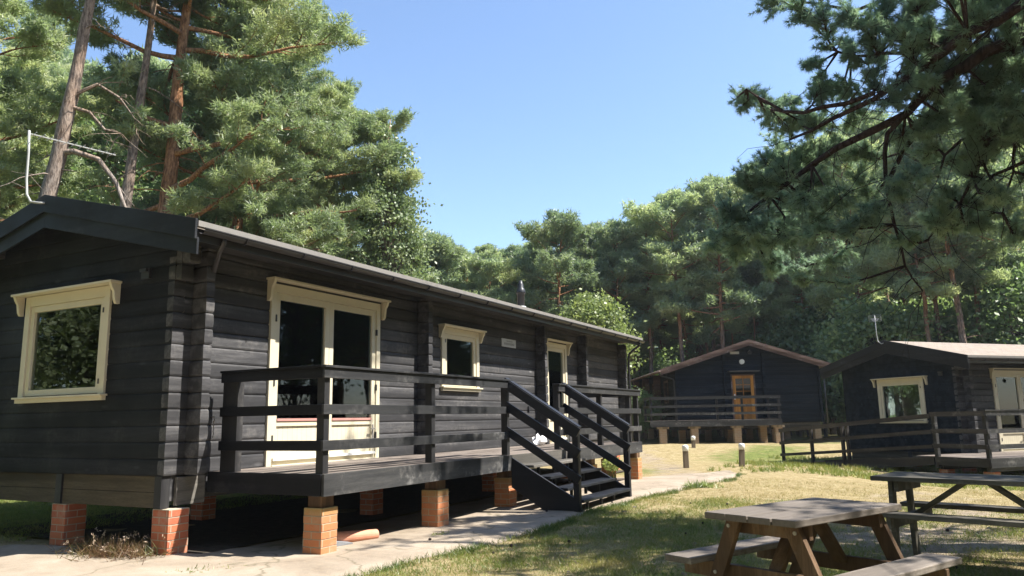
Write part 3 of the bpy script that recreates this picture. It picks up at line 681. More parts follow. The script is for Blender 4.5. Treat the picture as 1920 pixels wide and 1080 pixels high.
# ------------------------------------------------------------------ far cabin straight ahead
def far_cabin():
    O = (34.73, 9.92); rz = math.atan2(-.883, .47)      # local x runs right along its gable, local y is away from us
    root = empty('log_cabin', (O[0], O[1], .2), rz, 'wide dark blue-black cabin straight ahead with orange glazed door and round wall lamp', 'cabin')
    # frame: x right, y away -> (x, y) with y = rotate +90 of x ; check: x dir = (.47,-.883); y dir = (.883,.47)
    W2, L2, Z0, SLP, AX, ZA = 6.69, 12.5, .82, .315, 3.38, 4.57
    T1 = lambda u, w, z: (u, -w, z)
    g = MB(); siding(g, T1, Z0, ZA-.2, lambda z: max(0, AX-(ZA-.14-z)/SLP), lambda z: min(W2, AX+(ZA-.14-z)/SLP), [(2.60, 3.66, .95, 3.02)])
    g.build('gable_wall', M['navy_unlit'], root)
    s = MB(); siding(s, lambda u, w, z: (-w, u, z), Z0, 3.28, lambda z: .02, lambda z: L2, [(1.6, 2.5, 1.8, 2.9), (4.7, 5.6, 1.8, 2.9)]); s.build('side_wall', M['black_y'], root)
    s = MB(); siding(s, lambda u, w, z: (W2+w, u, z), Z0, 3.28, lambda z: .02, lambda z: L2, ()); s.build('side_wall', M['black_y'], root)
    fw = MB(); fw.box(0, W2, L2, L2+.1, Z0, 3.6); fw.build('rear_wall', M['black_x'], root)
    inn = MB(); inn.box(.1, W2-.1, .05, L2-.1, .90, .92); inn.box(.1, W2-.1, 3.0, 3.05, .93, 3.3); inn.build('room', M['interior'], root)
    for x in (2.22, 4.02):
        k = MB(); logstack(k, x, x+.12, -.16, .02, Z0, 4.1 if x < 3 else 4.1, 1); k.build('cross_wall_logs', M['navy_unlit'], root)
    for x in (0, W2-.12):
        k = MB(); logstack(k, x, x+.12, -.12, .10, Z0, 3.3, 1); k.build('corner_logs', M['navy_unlit'], root)
    for y in (3.4, 6.6, 9.8):
        k = MB(); logstack(k, -.35, .0, y, y+.12, Z0, 3.25, 1); k.build('cross_wall_logs', M['brown_wood'], root)
    k = MB(); k.box(-.55, -.43, 5.5, 5.62, 0, 3.2); k.box(-.55, -.43, 8.6, 8.72, 0, 3.2); k.box(-.55, -.43, 11.8, 11.92, 0, 3.2); k.build('verandah_post', M['brown_wood'], root)
    rf = MB(); e0, e1 = -.72, W2+.72
    for bb in (e0, e1):
        za, zb = ZA, ZA-SLP*abs(bb-AX); P = []
        for dz in (-.10, 0): P += [(AX, -.42, za+dz), (AX, L2+.3, za+dz), (bb, L2+.3, zb+dz), (bb, -.42, zb+dz)]
        rf.quadhull(P)
    rf = rf.build('roof', M['roof'], root)
    for bb in (e0, e1):
        for k, (o0, o1, y0, y1, mm) in enumerate(((.04, -.10, -.50, -.47, 'brown_wood'), (-.09, -.24, -.47, -.44, 'brown_wood'))):
            zt = lambda x: ZA-SLP*abs(x-AX); b_ = MB()
            P = [(AX, y0, zt(AX)+o1), (AX, y1, zt(AX)+o1), (bb, y1, zt(bb)+o1), (bb, y0, zt(bb)+o1), (AX, y0, zt(AX)+o0), (AX, y1, zt(AX)+o0), (bb, y1, zt(bb)+o0), (bb, y0, zt(bb)+o0)]
            b_.quadhull(P).build('bargeboard', M[mm], root)
    ze = ZA-SLP*(AX-e0)
    g = MB(); g.tube([(e0-.05, -.42, ze-.08), (e0-.05, L2+.3, ze-.08)], .055, 8); g.build('gutter', M['brown_wood'], rf, smooth=True)
    g = MB(); g.tube([(e0-.05, -.2, ze-.12), (e0+.05, -.2, ze-.25), (-.12, -.18, ze-.42), (-.08, -.16, ze-.55), (-.07, -.16, .9)], .035, 8); g.build('downpipe', M['pipe_black'], root, smooth=True)
    g = MB(); g.tube([(W2+.15, -.1, ze-.1), (W2+.15, -.1, .3)], .04, 8); g.build('downpipe', M['pipe_black'], root, smooth=True)
    # orange door: frame, leaf with 2 x 3 panes
    d = MB(); frame_ring(d, T1, 2.58, 3.68, .93, 3.05, .06, -.05, .03); d.build('door_frame', M['brown_wood'], root)
    d = MB(); u0, u1, z0, z1, zg = 2.65, 3.61, .99, 2.985, 1.98
    frame_ring(d, T1, u0, u1, z0, z1, .13, -.04, .015, .16); d.box(u0+.13, u1-.13, -.04, .013, zg-.12, zg, T1)
    um = (u0+u1)/2; d.box(um-.016, um+.016, -.03, .012, zg, z1-.13, T1)
    for f_ in (.333, .667): zz = zg+(z1-.13-zg)*f_; d.box(u0+.13, um-.017, -.03, .011, zz-.013, zz+.013, T1); d.box(um+.017, u1-.13, -.03, .011, zz-.013, zz+.013, T1)
    d.box(u0+.12, u1-.12, -.035, -.012, z0+.15, zg-.11, T1)
    door = d.build('door', M['orange_wood'], root)
    q = MB(); q.box(u0+.13, u1-.13, -.024, -.018, zg, z1-.13, T1); q.build('glass', M['glass'], door)
    q = MB(); q.box(u0+.03, u0+.08, .015, .05, 1.9, 2.15, T1); q.build('handle', M['white'], door)
    q = MB(); q.box(u0-.2, u1+.25, .0, .28, 3.16, 3.20, T1); q.build('door_canopy', M['greyboard'], root)
    q = MB(); cy = 3.62
    n = 20; ring = [(3.13+.115*math.cos(2*math.pi*k/n), cy+.115*math.sin(2*math.pi*k/n)) for k in range(n)]
    q.prism(ring, .0, .09, lambda p, r, h: T1(p, h, r)); q.build('wall_lamp', M['white'], root)
    q = MB(); q.box(2.62, 3.02, .0, .09, 3.98, 4.09, T1); q.build('light_box', M['sign'], root)
    q = MB(); q.prism([(3.42, 4.05), (3.52, 4.15), (3.62, 4.05), (3.58, 3.97), (3.46, 3.97)], .0, .14, lambda p, r, h: T1(p, h, r)); q.build('security_camera', M['pipe_black'], root)
    for a, z0_, z1_ in ((1.6, 1.8, 2.9), (4.7, 1.8, 2.9)):
        q = MB(); frame_ring(q, lambda u, w, z: (-w, u, z), a, a+.9, z0_, z1_, .09, -.04, .03); q = q.build('side_window', M['brown_wood'], root)
        MB().box(.02, .03, a+.08, a+.82, z0_+.08, z1_-.08).build('glass', M['glass'], q)
    q = MB(); q.box(.1, W2-.1, .1, .2, .55, .81); q.box(.1, W2-.1, L2-.3, L2-.2, .55, .81)
    for x in (.1, 3.3, W2-.2): q.box(x, x+.1, .21, L2-.31, .55, .81)
    q.build('floor_beam', M['black_x'], root)
    for x in (.1, 2.3, 4.4, W2-.4):
        for y in (.05, 4, 8, L2-.3): pier(root, x, x+.28, y, y+.28, -.05, .55, 'brick_pale')
    return root
fc = far_cabin()
def far_deck():
    O = np.array([34.73, 9.92]); g = np.array([.47, -.883]); e = np.array([.883, .47]); o_ = O-1.6*e
    root = empty('raised_deck', (o_[0], o_[1], .2), math.atan2(-.883, .47), 'black railed deck on brick piers in front of the far cabin with orange door', 'deck')
    x0, x1, dep = -1.50, 4.22, 1.55; zt = 1.0
    mb = MB()
    for k in range(11): mb.box(x0, x1, .02+k*.138, .02+k*.138+.132, zt-.03, zt)
    mb.build('deck_boards', M['deck'], root)
    mb = MB(); mb.box(x0-.02, x1+.02, -.03, .018, zt-.27, zt-.004); mb.build('front_fascia', M['rail'], root)
    mb = MB(); mb.box(x1-.02, x1+.02, .02, dep, zt-.26, zt-.034); mb.build('side_fascia', M['black_y'], root)
    for x in (x0+.05, -.35, 1.45, 2.55, x1-.06): post(root, x, .06, zt, zt+.99, .09)
    for x in (x0+.05, x1-.06): post(root, x, dep-.1, zt, zt+.99, .09)
    for za, zb in ((.93, 1.03), (.50, .60), (.12, .22)):
        pass
    for za, zb in ((.90, 1.03), (.55, .66), (.22, .33)):
        mb = MB(); mb.box(x0-.02, x1+.02, -.025, .012, zt+za, zt+zb); mb.build('rail', M['rail'], root)
        mb = MB(); mb.box(x0-.02, x0+.012, .013, dep, zt+za, zt+zb); mb.build('rail', M['rail'], root)
        mb = MB(); mb.box(x1-.012, x1+.02, .013, dep, zt+za, zt+zb-.001); mb.build('rail', M['rail'], root)
    for x in (-1.1, .28, 2.15, 3.55, 3.95):
        y = .05 if x != 3.55 else .9
        pier(root, x, x+.30, y, y+.28, -.05, .64, 'brick_pale'); mb = MB(); mb.box(x-.1, x+.4, y-.02, y+.26, .64, .73); mb.build('bearer', M['bollard'], root)
    return root
far_deck()

# ------------------------------------------------------------------ the right-hand cabin, same model, with its ramp
TH3 = -.71
cab3 = cabin((25.105, -.936, -.613), TH3, 'black log cabin at the right edge, cream gable window behind the ramp fence', small_parts=False, ztg=-.05, gw='navy_unlit', lw='black_x')
def l3(x, y, z): return (x-5.66, y-7.26, z)
aerial(cab3, None, [(-.30, 2.10, 4.12), (-.32, 2.16, 4.10), (-.33, 2.28, 4.18), (-.33, 2.31, 4.4), (-.33, 2.31, 5.0)], [(-.33, 2.31, 4.92), (.30, 2.9, 4.92)], True)
E3 = Vector((25.105, -.936, 0))
c3, s3 = math.cos(TH3), math.sin(TH3)
def w3(x, y):
    a, b = x-5.66, y-7.26; return (25.105+c3*a-s3*b, -.936+s3*a+c3*b)
rt = w3(3.78, 5.08)
rd = empty('raised_deck', (rt[0], rt[1], 0), TH3, 'black railed deck corner joined to the cabin at the right edge of the picture', 'deck')
def q3(x, y): return (x-3.78, y-5.08)
ZR = .222
mb = MB()
for k in range(15): mb.box(*q3(3.80, 0)[:1], 9.2, .02+k*.142, .02+k*.142+.137, ZR-.03, ZR)
mb.build('deck_boards', M['deck'], rd)
mb = MB(); mb.box(-.01, 9.2, -.02, .018, ZR-.23, ZR-.004); mb.build('front_fascia', M['rail'], rd)
mb = MB(); mb.box(-.03, .0, .02, 1.52, ZR-.22, ZR-.004); mb.build('side_fascia', M['ramp_wood'], rd)
for x in (.05, 2.4, 4.8, 7.2): post(rd, x, .06, ZR, ZR+1.14, .09)
post(rd, .05, 1.50, ZR-.3, ZR+1.14, .10, 'rail')
for za, zb in ((1.03, 1.15), (.60, .71), (.22, .33)):
    mb = MB(); mb.box(-.02, 8.0, -.03, .0, ZR+za, ZR+zb); mb.build('rail', M['rail'], rd)
    mb = MB(); mb.box(-.05, -.018, .002, 1.55, ZR+za, ZR+zb-.001); mb.build('rail', M['ramp_wood'], rd)
mb = MB(); mb.box(-.04, 8.0, -.05, .09, ZR+1.151, ZR+1.178); mb.build('rail_cap', M['rail'], rd)
for x, y in ((.10, .05), (.10, 1.3), (2.9, .05), (5.8, .05)): pier(rd, x, x+.26, y, y+.26, -.55, -.11, 'brick')
mb = MB(); mb.box(.1, 9.0, .1, .2, -.11, ZR-.031); mb.box(.1, 9.0, 1.4, 1.5, -.11, ZR-.031); mb.build('joists', M['black_x'], rd)
# ramp: from the deck (y=6.62) down to the ground (y=12.4)
rp = w3(3.78, 6.64)
rm = empty('access_ramp', (rp[0], rp[1], 0), TH3, 'sloping black ramp with three-rail fence running down to the grass before the right cabin', 'ramp')
ya, yb = 0.0, 5.76
def zr(y): return ZR-.004-(y/ 5.76)*.40 if y <= 5.76 else ZR-.40
mb = MB(); P = []
mb.quadhull([(0, ya, zr(ya)-.04), (1.4, ya, zr(ya)-.04), (1.4, yb, zr(yb)-.04), (0, yb, zr(yb)-.04), (0, ya, zr(ya)), (1.4, ya, zr(ya)), (1.4, yb, zr(yb)), (0, yb, zr(yb))]); mb.build('ramp_boards', M['deck'], rm)
mb = MB(); yc = 3.9; mb.quadhull([(-.03, ya, zr(ya)-.22), (-.002, ya, zr(ya)-.22), (-.002, yc, -.36), (-.03, yc, -.36), (-.03, ya, zr(ya)), (-.002, ya, zr(ya)), (-.002, yc, zr(yc)+.02), (-.03, yc, zr(yc)+.02)]); mb.build('ramp_fascia', M['ramp_wood'], rm)
for y in (2.92, 3.12, 4.42, 5.76): post(rm, .0, y, -.5, zr(y)+1.02 if y < 5.7 else zr(y)+1.0, .085, 'ramp_wood')
for off, h in ((1.03, .12), (.62, .10), (.24, .09)):
    z_end = zr(5.76)+off
    mb = MB(); mb.bar((-.055, -.02, zr(0)+off+.02-.0), (-.055, 5.84, z_end), .03, h); mb.build('rail', M['ramp_wood'], rm)

# ------------------------------------------------------------------ small things
def bollard(px, py, x, y, h, label, lean):
    z = float(terrain(x, y)); root = empty('path_light', (x, y, z), 0, label, 'bollard light', 'wooden path lights with white caps')
    mb = MB(); n = 4; mb.box(-.065, .065, -.065, .065, -.1, h); b = mb.build('post', M['bollard'], root, bevel=.006); 
    c = MB(); c.lathe([(.068, h+.001), (.085, h+.01), (.085, h+.13), (.07, h+.16), (.02, h+.17)], (0, 0), 14); c.build('lamp_cap', M['white'], root, smooth=True)
    root.rotation_euler = (R(lean), 0, R(30))
bollard(0, 0, 21.07, 5.83, .43, 'left wooden path light with white cap, near the end of the concrete path', 0)
bollard(0, 0, 22.05, 4.54, .44, 'right wooden path light, leaning slightly, between path and ramp fence', 3)
bollard(0, 0, 30.5, 8.10, .28, 'farthest wooden path light, small, close to the far cabin deck', 0)
# clay pipe and slate by the second pier
o = MB(); o.tube([(0, 0, .075), (.62, -.17, .045)], [.068, .06], 18); o.tube([(-.09, .025, .08), (.0, 0, .075)], [.086, .086], 18); o = o.build('clay_pipe', M['clay'], None, smooth=False); o.location = (6.86, 5.98, .01)
tag(o, 'terracotta drain pipe lying on the concrete beside the second brick pier', 'pipe')
o = MB(); o.quadhull([(0, 0, 0), (.42, -.10, 0), (.46, .05, .0), (.06, .22, 0), (0, 0, .10), (.40, -.10, .02), (.46, .05, .02), (.06, .22, .14)]); o = o.build('slate_piece', M['slate'], None, bevel=.004); o.location = (6.62, 5.88, .008)
tag(o, 'broken grey slate piece leaning behind the corner deck pier', 'slate')
# white cloth on the deck by the back door
import bmesh
bm = bmesh.new(); bmesh.ops.create_icosphere(bm, subdivisions=3, radius=1)
for v in bm.verts:
    x, y, z = v.co; k = 1+.25*math.sin(6*x+2*y)+.2*math.cos(7*y-3*z)
    v.co = (x*.15*k, y*.11*k, max(0, (z*.5+.42)*.22*k*max(0, 1-abs(x)*.75)))
me = bpy.data.meshes.new('white_cloth'); bm.to_mesh(me); bm.free(); me.materials.append(M['cloth']); o = bpy.data.objects.new('white_cloth', me); C.objects.link(o); o.location = (14.25, 6.95, ZD+.004)
tag(o, 'crumpled white cloth lying on the deck by the back door', 'cloth')

# ------------------------------------------------------------------ picnic tables
def picnic_table(label, loc, rz, L, W, seat, sw, span, mtop, mleg, splay=.30, zt=.755, zs=.455, ovh=.15, group='picnic tables on the grass'):
    root = empty('picnic_table', loc, rz, label, 'picnic table', group)
    nb = 4; w = W/nb
    for k in range(nb):
        mb = MB(); mb.box(-L/2, L/2, -w/2+.004, w/2-.004, -.042, random.uniform(-.002, .002)); o_ = mb.build('top_plank', M[mtop], root, bevel=.005); o_.location = (random.uniform(-.006, .006), -W/2+w*(k+.5), zt)
    for s_ in (-1, 1):
        mb = MB(); mb.box(-L/2-.01, L/2+.01, -sw/2, sw/2, -.042, 0); o_ = mb.build('seat', M[mtop], root, bevel=.006); o_.location = (0, s_*seat, zs)
    for e in (-1, 1):
        x = e*(L/2-ovh)
        for s_ in (-1, 1):
            mb = MB(); mb.bar((x, s_*(W/2-.13), zt-.045), (x, s_*(W/2-.13+splay), -.02), .042, .095, (0, 1, 0) if True else None)
            # bar is turned so that its wide face looks along x
            mb.build('leg', M[mleg], root, bevel=.004)
        mb = MB(); mb.box(x-.064*e-.02, x-.064*e+.02, -W/2+.04, W/2-.04, zt-.042-.095, zt-.043); mb.build('top_bearer', M[mleg], root, bevel=.004)
        mb = MB(); mb.box(x-.064*e-.02, x-.064*e+.02, -span, span, zs-.042-.10, zs-.043); mb.build('seat_bearer', M[mleg], root, bevel=.004)
        mb = MB(); mb.bar((x-.09*e, 0, zs-.08), (e*.10, 0, zt-.05), .09, .042); mb.build('brace', M[mleg], root, bevel=.004)
        bt = MB()
        for s_ in (-1, 1):
            for zz in (zt-.09, zs-.09):
                yy = s_*(W/2-.13+splay*(zt-zz)/zt)
                n = 8; bt.prism([(yy+.012*math.cos(2*math.pi*i/n), zz+.012*math.sin(2*math.pi*i/n)) for i in range(n)], x+e*.021, x+e*.030, lambda p, r, h: (h, p, r))
        bt.build('bolts', M['metal'], root)
    return root
u = np.array([math.cos(R(-25)), math.sin(R(-25))])
picnic_table('small weathered picnic table with brown legs in the foreground', (5.47, .74, float(terrain(5.5, .75))), R(-25), 1.24, .66, .56, .225, .68, 'table_top', 'table_leg', .32)
picnic_table('dark grey picnic table running out of frame at the right edge', (8.20, -.38, .02), R(-107), 1.62, .70, .50, .20, .58, 'table_dark', 'table_dark', .05, group='picnic tables on the grass')
# ------------------------------------------------------------------ ground, path, soil
def axis(lo, hi, a, b, fine, grow=1.25):
    c = list(np.arange(a, b+1e-6, fine)); s = fine
    x = b
    while x < hi: s *= grow; x += s; c.append(x)
    x = a; s = fine; pre = []
    while x > lo: s *= grow; x -= s; pre.append(x)
    return np.array(pre[::-1]+c)
gx = axis(-500, 900, 1, 40, .25); gy = axis(-700, 700, -9, 14, .25)
X, Y = np.meshgrid(gx, gy, indexing='ij')
Zg = terrain(X, Y)
bump = .018*np.sin(X*1.7+.6*Y)*np.sin(Y*2.1-.3*X)+.012*np.sin(X*4.3+1)*np.sin(Y*3.7)
near = np.exp(-((np.maximum(0, np.abs(Y-5.9)-1.6))**2)/.05)
Zg = Zg+np.where(near > .5, -.02, bump-.012)
V = np.stack([X, Y, Zg], -1).reshape(-1, 3); nx, ny = X.shape
i = np.arange(nx-1)[:, None]*ny+np.arange(ny-1)[None, :]
F = np.stack([i, i+ny, i+ny+1, i+1], -1).reshape(-1, 4)
gro = npmesh('ground', V, F, M['ground']); tag(gro, kind='structure'); gro.data.shade_smooth()
gxy = lambda cx, cy, rx, ry=None: np.exp(-(((X-cx)/rx)**2+((Y-cy)/(ry or rx))**2))
green = .20+.30*gxy(6, 1.0, 4.0, 3.2)+.25*gxy(10, 3.2, 2.0, 1.2)+.45*gxy(29, 5.2, 5.5, 2.0)+.30*gxy(22, 0, 3, 3)+.35*gxy(19.5, 6.6, 1.6, .9)+.5*(1/(1+np.exp(-(Y-10.2)*4)))*(X < 9)+.25*(X > 36)-.2*gxy(14.5, 1.8, 3.5, 1.6)-.10*gxy(20, 3, 4, 1.5)
dirt = .22+.34*gxy(9.6, .2, 1.7, 1.5)+.30*np.exp(-((Y-(5.0+(X-18)*.46))/1.0)**2)*(X > 17.5)*(X < 33)+.16*gxy(15, .5, 4, 1.5)+.12*(X > 38)+.22*gxy(12.5, -.8, 2.5, 1.6)
ca = gro.data.color_attributes.new('zone', 'FLOAT_COLOR', 'POINT')
col = np.stack([dirt, green, 0*green, 1+0*green], -1).reshape(-1, 4).astype(np.float32); ca.data.foreach_set('color', col.ravel())
xs = np.concatenate([np.arange(-4, 5.6, .12), np.arange(5.6, 20.0, .06)])
nr = np.interp(xs, [-4, 4.5, 5.8, 6.75, 7.54, 8.57, 10.5, 12.4, 15, 17.8, 19.0, 20], [4.9, 4.75, 4.64, 4.6, 4.43, 4.29, 4.36, 4.23, 4.04, 3.86, 4.0, 4.45])
fr_ = np.interp(xs, [-4, 5.55, 5.9, 16.8, 17.4, 18.8, 20], [9.85, 9.85, 6.95, 6.75, 5.85, 4.95, 4.5])
k_ = np.array([math.sin(x*3.1)*.03+math.sin(x*7.7+1)*.02+math.sin(x*19+2)*.012+random.uniform(-.012, .012) for x in xs]); nr = nr+k_; fr_ = fr_+k_[::-1]*1.4
nc = 16; V = []
for x, a, b in zip(xs, nr, fr_):
    for c in range(nc+1):
        y = a+(b-a)*c/nc; V.append((x, y, float(terrain(x, y))+.012-(.03 if c in (0, nc) else 0)))
V = np.array(V); n_ = len(xs); i = np.arange(n_-1)[:, None]*(nc+1)+np.arange(nc)[None, :]
F = np.stack([i, i+nc+1, i+nc+2, i+1], -1).reshape(-1, 4)
cp = npmesh('concrete_path', V, F, M['concrete']); tag(cp, kind='structure'); cp.data.shade_smooth()
def sheet(name, x0, x1, y0, y1, dz, mat, step=.3):
    a = np.arange(x0, x1+.01, step); b = np.arange(y0, y1+.01, step); A, B = np.meshgrid(a, b, indexing='ij')
    V = np.stack([A, B, terrain(A, B)+dz+.02*np.sin(A*3)*np.sin(B*2.6)*0], -1).reshape(-1, 3)
    i = np.arange(len(a)-1)[:, None]*len(b)+np.arange(len(b)-1)[None, :]
    o_ = npmesh(name, V, np.stack([i, i+len(b), i+len(b)+1, i+1], -1).reshape(-1, 4), mat); tag(o_, kind='structure'); return o_
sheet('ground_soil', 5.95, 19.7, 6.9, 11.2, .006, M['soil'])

# ------------------------------------------------------------------ foliage
def unit(a): return a/np.maximum(1e-9, np.linalg.norm(a, axis=-1, keepdims=True))
def needles(Cn, Dn, K, L, w, spread, rg, jit=.03):
    n = len(Cn); c = np.repeat(Cn, K, 0); d = np.repeat(Dn, K, 0)
    r = unit(rg.normal(size=(n*K, 3))); t = unit(d*(1-spread)+r*spread*1.2)
    s = unit(np.cross(t, rg.normal(size=(n*K, 3)))); l = L*rg.uniform(.6, 1.15, (n*K, 1)); ww = w*rg.uniform(.7, 1.2, (n*K, 1))
    b = c+rg.normal(size=(n*K, 3))*jit
    V = np.stack([b-s*ww/2, b+s*ww/2, b+t*l], 1).reshape(-1, 3)
    return V, np.arange(len(V)).reshape(-1, 3)
def leaves(Cn, size, rg, droop=.0):
    n = len(Cn); t = unit(rg.normal(size=(n, 3))+np.array([0, 0, -droop])); s = unit(np.cross(t, rg.normal(size=(n, 3))))
    l = size*rg.uniform(.6, 1.2, (n, 1)); w = l*.38
    V = np.stack([Cn, Cn+t*l*.45+s*w, Cn+t*l, Cn+t*l*.45-s*w], 1).reshape(-1, 3)
    return V, np.arange(len(V)).reshape(-1, 4)
def curve(p, d, L, n, up=0, wob=.12, rg=None):
    """points of a limb: starts at p along d, bends by 'up' along its length"""
    pts = [np.array(p, float)]; d = unit(np.array(d, float)); st = L/(n-1)
    for i in range(n-1):
        d = unit(d+np.array([0, 0, up/(n-1)])+rg.normal(size=3)*wob/math.sqrt(n)); pts.append(pts[-1]+d*st)
    return np.array(pts)
def spath(P, s):
    s = np.clip(s, 0, 1)*(len(P)-1); i = min(int(s), len(P)-2); f = s-i; return P[i]*(1-f)+P[i+1]*f
def make_pine(name, seed, H, trunk_pts, r0, z0, z1, Rc, nl, K, L, w, pad_n, mats, label=None, group=None, dead=0, wood_sub=True, vr=.15, pr=.34, shape=None, extra=None, sides=9):
    rg = np.random.default_rng(seed); random.seed(seed)
    root = empty(name, (0, 0, 0), 0, label, 'tree', group)
    T = np.array(trunk_pts, float); zs = T[:, 2]
    fine = np.linspace(0, H, 14); tx = np.interp(fine, zs, T[:, 0])+rg.normal(size=14)*.03; ty = np.interp(fine, zs, T[:, 1])+rg.normal(size=14)*.03
    tp = lambda z: np.array([np.interp(z, fine, tx), np.interp(z, fine, ty), z]); tr = lambda z: r0*(1-(z/H)**1.2*.88)
    mb = MB(); fz = np.linspace(-.4, H, 22); mb.tube([tp(max(0, z))+np.array([0, 0, min(0, z)]) for z in fz], [max(.015, tr(max(z, 0))*(1.25 if z < .3 else 1)) for z in fz], sides, wob=.16)
    CC, DD = [], []
    shape = shape or (lambda t: max(.26, math.sin(math.pi*(.25+.66*t)))*(.82+.36*math.sin(t*17+seed)))
    def pad(c, out, sc=1.0):
        n = max(3, int(pad_n*sc*rg.uniform(.6, 1.3))); r = pr*sc**.5*rg.uniform(.7, 1.25)
        q = rg.normal(size=(n, 3)); q = unit(q)*rg.uniform(.45, 1, (n, 1)); q[:, 2] = q[:, 2]*.8+.1
        CC.append(c+q*np.array([r, r, vr*sc**.5*rg.uniform(.8, 1.3)])); DD.append(unit(q*np.array([1, 1, .8])+out*.5+np.array([0, 0, .55])))
    for i in range(nl):
        t = (i+.5)/nl; z = z0+(z1-z0)*t**.92; az = i*2.39996+rg.uniform(-.4, .4); ln = Rc*shape(t)*rg.uniform(.65, 1.12)
        el = -.12+1.0*t**1.6+rg.uniform(-.15, .2)
        d = np.array([math.cos(az)*math.cos(el), math.sin(az)*math.cos(el), math.sin(el)])
        P = curve(tp(z), d, ln, 8, .35-.2*t, .30, rg); lr = min(tr(z)*.55, .018+.022*ln)
        mb.tube(P, [lr*(1-.85*s/7)+.006 for s in range(8)], 6, False)
        ns = max(3, int(ln*2.4))
        for j in range(ns):
            s = .30+.68*(j+rg.uniform(0, .8))/ns; b = spath(P, s); sgn = 1 if j % 2 else -1
            ld = unit(P[-1]-P[0]); a = sgn*rg.uniform(.5, 1.15); dd = np.array([ld[0]*math.cos(a)-ld[1]*math.sin(a), ld[0]*math.sin(a)+ld[1]*math.cos(a), ld[2]*.5+rg.uniform(-.1, .35)])
            sl = (.22+.50*(1-s))*ln*rg.uniform(.5, .9)+.25; Q = curve(b, dd, sl, 5, .45, .3, rg)
            if wood_sub: mb.tube(Q, [.016, .013, .010, .007, .004], 4, False)
            for f in (.45, .75, 1.0):
                if f < .5 and sl < .8: continue
                pad(spath(Q, f), unit(Q[-1]-Q[0]), .75+.35*f)
        pad(P[-1], d, 1.1); pad(spath(P, .82), d, .9)
    for k in range(6): pad(tp(H-.15*k)+rg.normal(size=3)*.12, np.array([0, 0, 1.0]), .8)
    for k in range(dead):
        z = rg.uniform(z0*.35, z0*1.05); az = rg.uniform(0, 6.28); ln = rg.uniform(.5, 2.0)
        P = curve(tp(z), (math.cos(az), math.sin(az), .15), ln, 6, -.5, .35, rg); mb.tube(P, [.022, .018, .014, .010, .007, .004], 5, False)
        for j in range(3): mb.tube(curve(spath(P, rg.uniform(.3, .9)), unit(rg.normal(size=3)), ln*.35, 4, -.3, .3, rg), [.008, .006, .005, .003], 4, False)
    if extra: extra(mb, tp, pad, rg)
    mb.build('trunk', M[mats[0]], root, smooth=True, fix=False)
    CC = np.concatenate(CC); DD = np.concatenate(DD)
    V, F = needles(CC, DD, K, L, w, .62, rg, L*.25)
    npmesh('crown', V, F, M[mats[1]], root)
    return root
def make_leafy(name, seed, H, Rc, zc, rv, n_br, leaf_n, size, mat, bark, r0=.1, label=None, group=None, cat='tree', droop=0, clump=.35, cone=0, part='trunk'):
    rg = np.random.default_rng(seed); random.seed(seed); root = empty(name, (0, 0, 0), 0, label, cat, group)
    mb = MB(); tp = lambda z: np.array([.15*math.sin(z*.5+seed)*z/H, .15*math.cos(z*.4+seed)*z/H, z])
    fz = np.linspace(-.3, H*.97, 12); mb.tube([tp(z) for z in fz], [max(.01, r0*(1-max(z, 0)/H*.9)) for z in fz], 7)
    CC = []
    for i in range(n_br):
        q = unit(rg.normal(size=3))*rg.uniform(.35, 1)**.6; hz = q[2]; k = 1-cone*max(0, (hz+1)/2)
        tip = np.array([q[0]*Rc*k, q[1]*Rc*k, zc+q[2]*rv]); zb = max(.1*H, min(H*.93, tip[2]-rg.uniform(.1, .45)*rv)); b = tp(zb)
        m_ = (b+tip)/2+np.array([0, 0, .12*rv])+rg.normal(size=3)*.1; P = np.array([b, b*.5+m_*.5, m_, m_*.5+tip*.5, tip]); mb.tube(P, [.03*r0/.1, .022*r0/.1, .016*r0/.1, .010*r0/.1, .005], 4, False)
        n = int(leaf_n*rg.uniform(.5, 1.4))
        g = rg.normal(size=(n, 3))*clump*rg.uniform(.7, 1.3)*np.array([1, 1, .7]); 
        if droop: g[:, 2] = -np.abs(g[:, 2])*1.8
        CC.append(tip+g)
        n2 = n//2; f = rg.uniform(.4, 1, (n2, 1)); CC.append(m_*(1-f)+tip*f+rg.normal(size=(n2, 3))*clump*.6)
    mb.build('stems' if part != 'trunk' else 'trunk', M[bark], root, smooth=True, fix=False)
    V, F = leaves(np.concatenate(CC), size, rg, droop)
    npmesh('crown' if part == 'trunk' else 'foliage', V, F, M[mat], root)
    return root
def place(root, px, depth, rz=0, sc=1.0):
    p = ground_at(px, depth); root.location = (p[0], p[1], p[2]-.05); root.rotation_euler = (0, 0, rz); root.scale = (sc, sc, sc); return root
def lean_pts(px_top, px_bot, depth, ztop):
    """trunk offsets (in world axes) for a trunk that leans across the view"""
    a = at(px_bot, 785, depth); b = at(px_top, 785, depth); d = b-a
    return [(0, 0, 0), (d[0], d[1], ztop)]

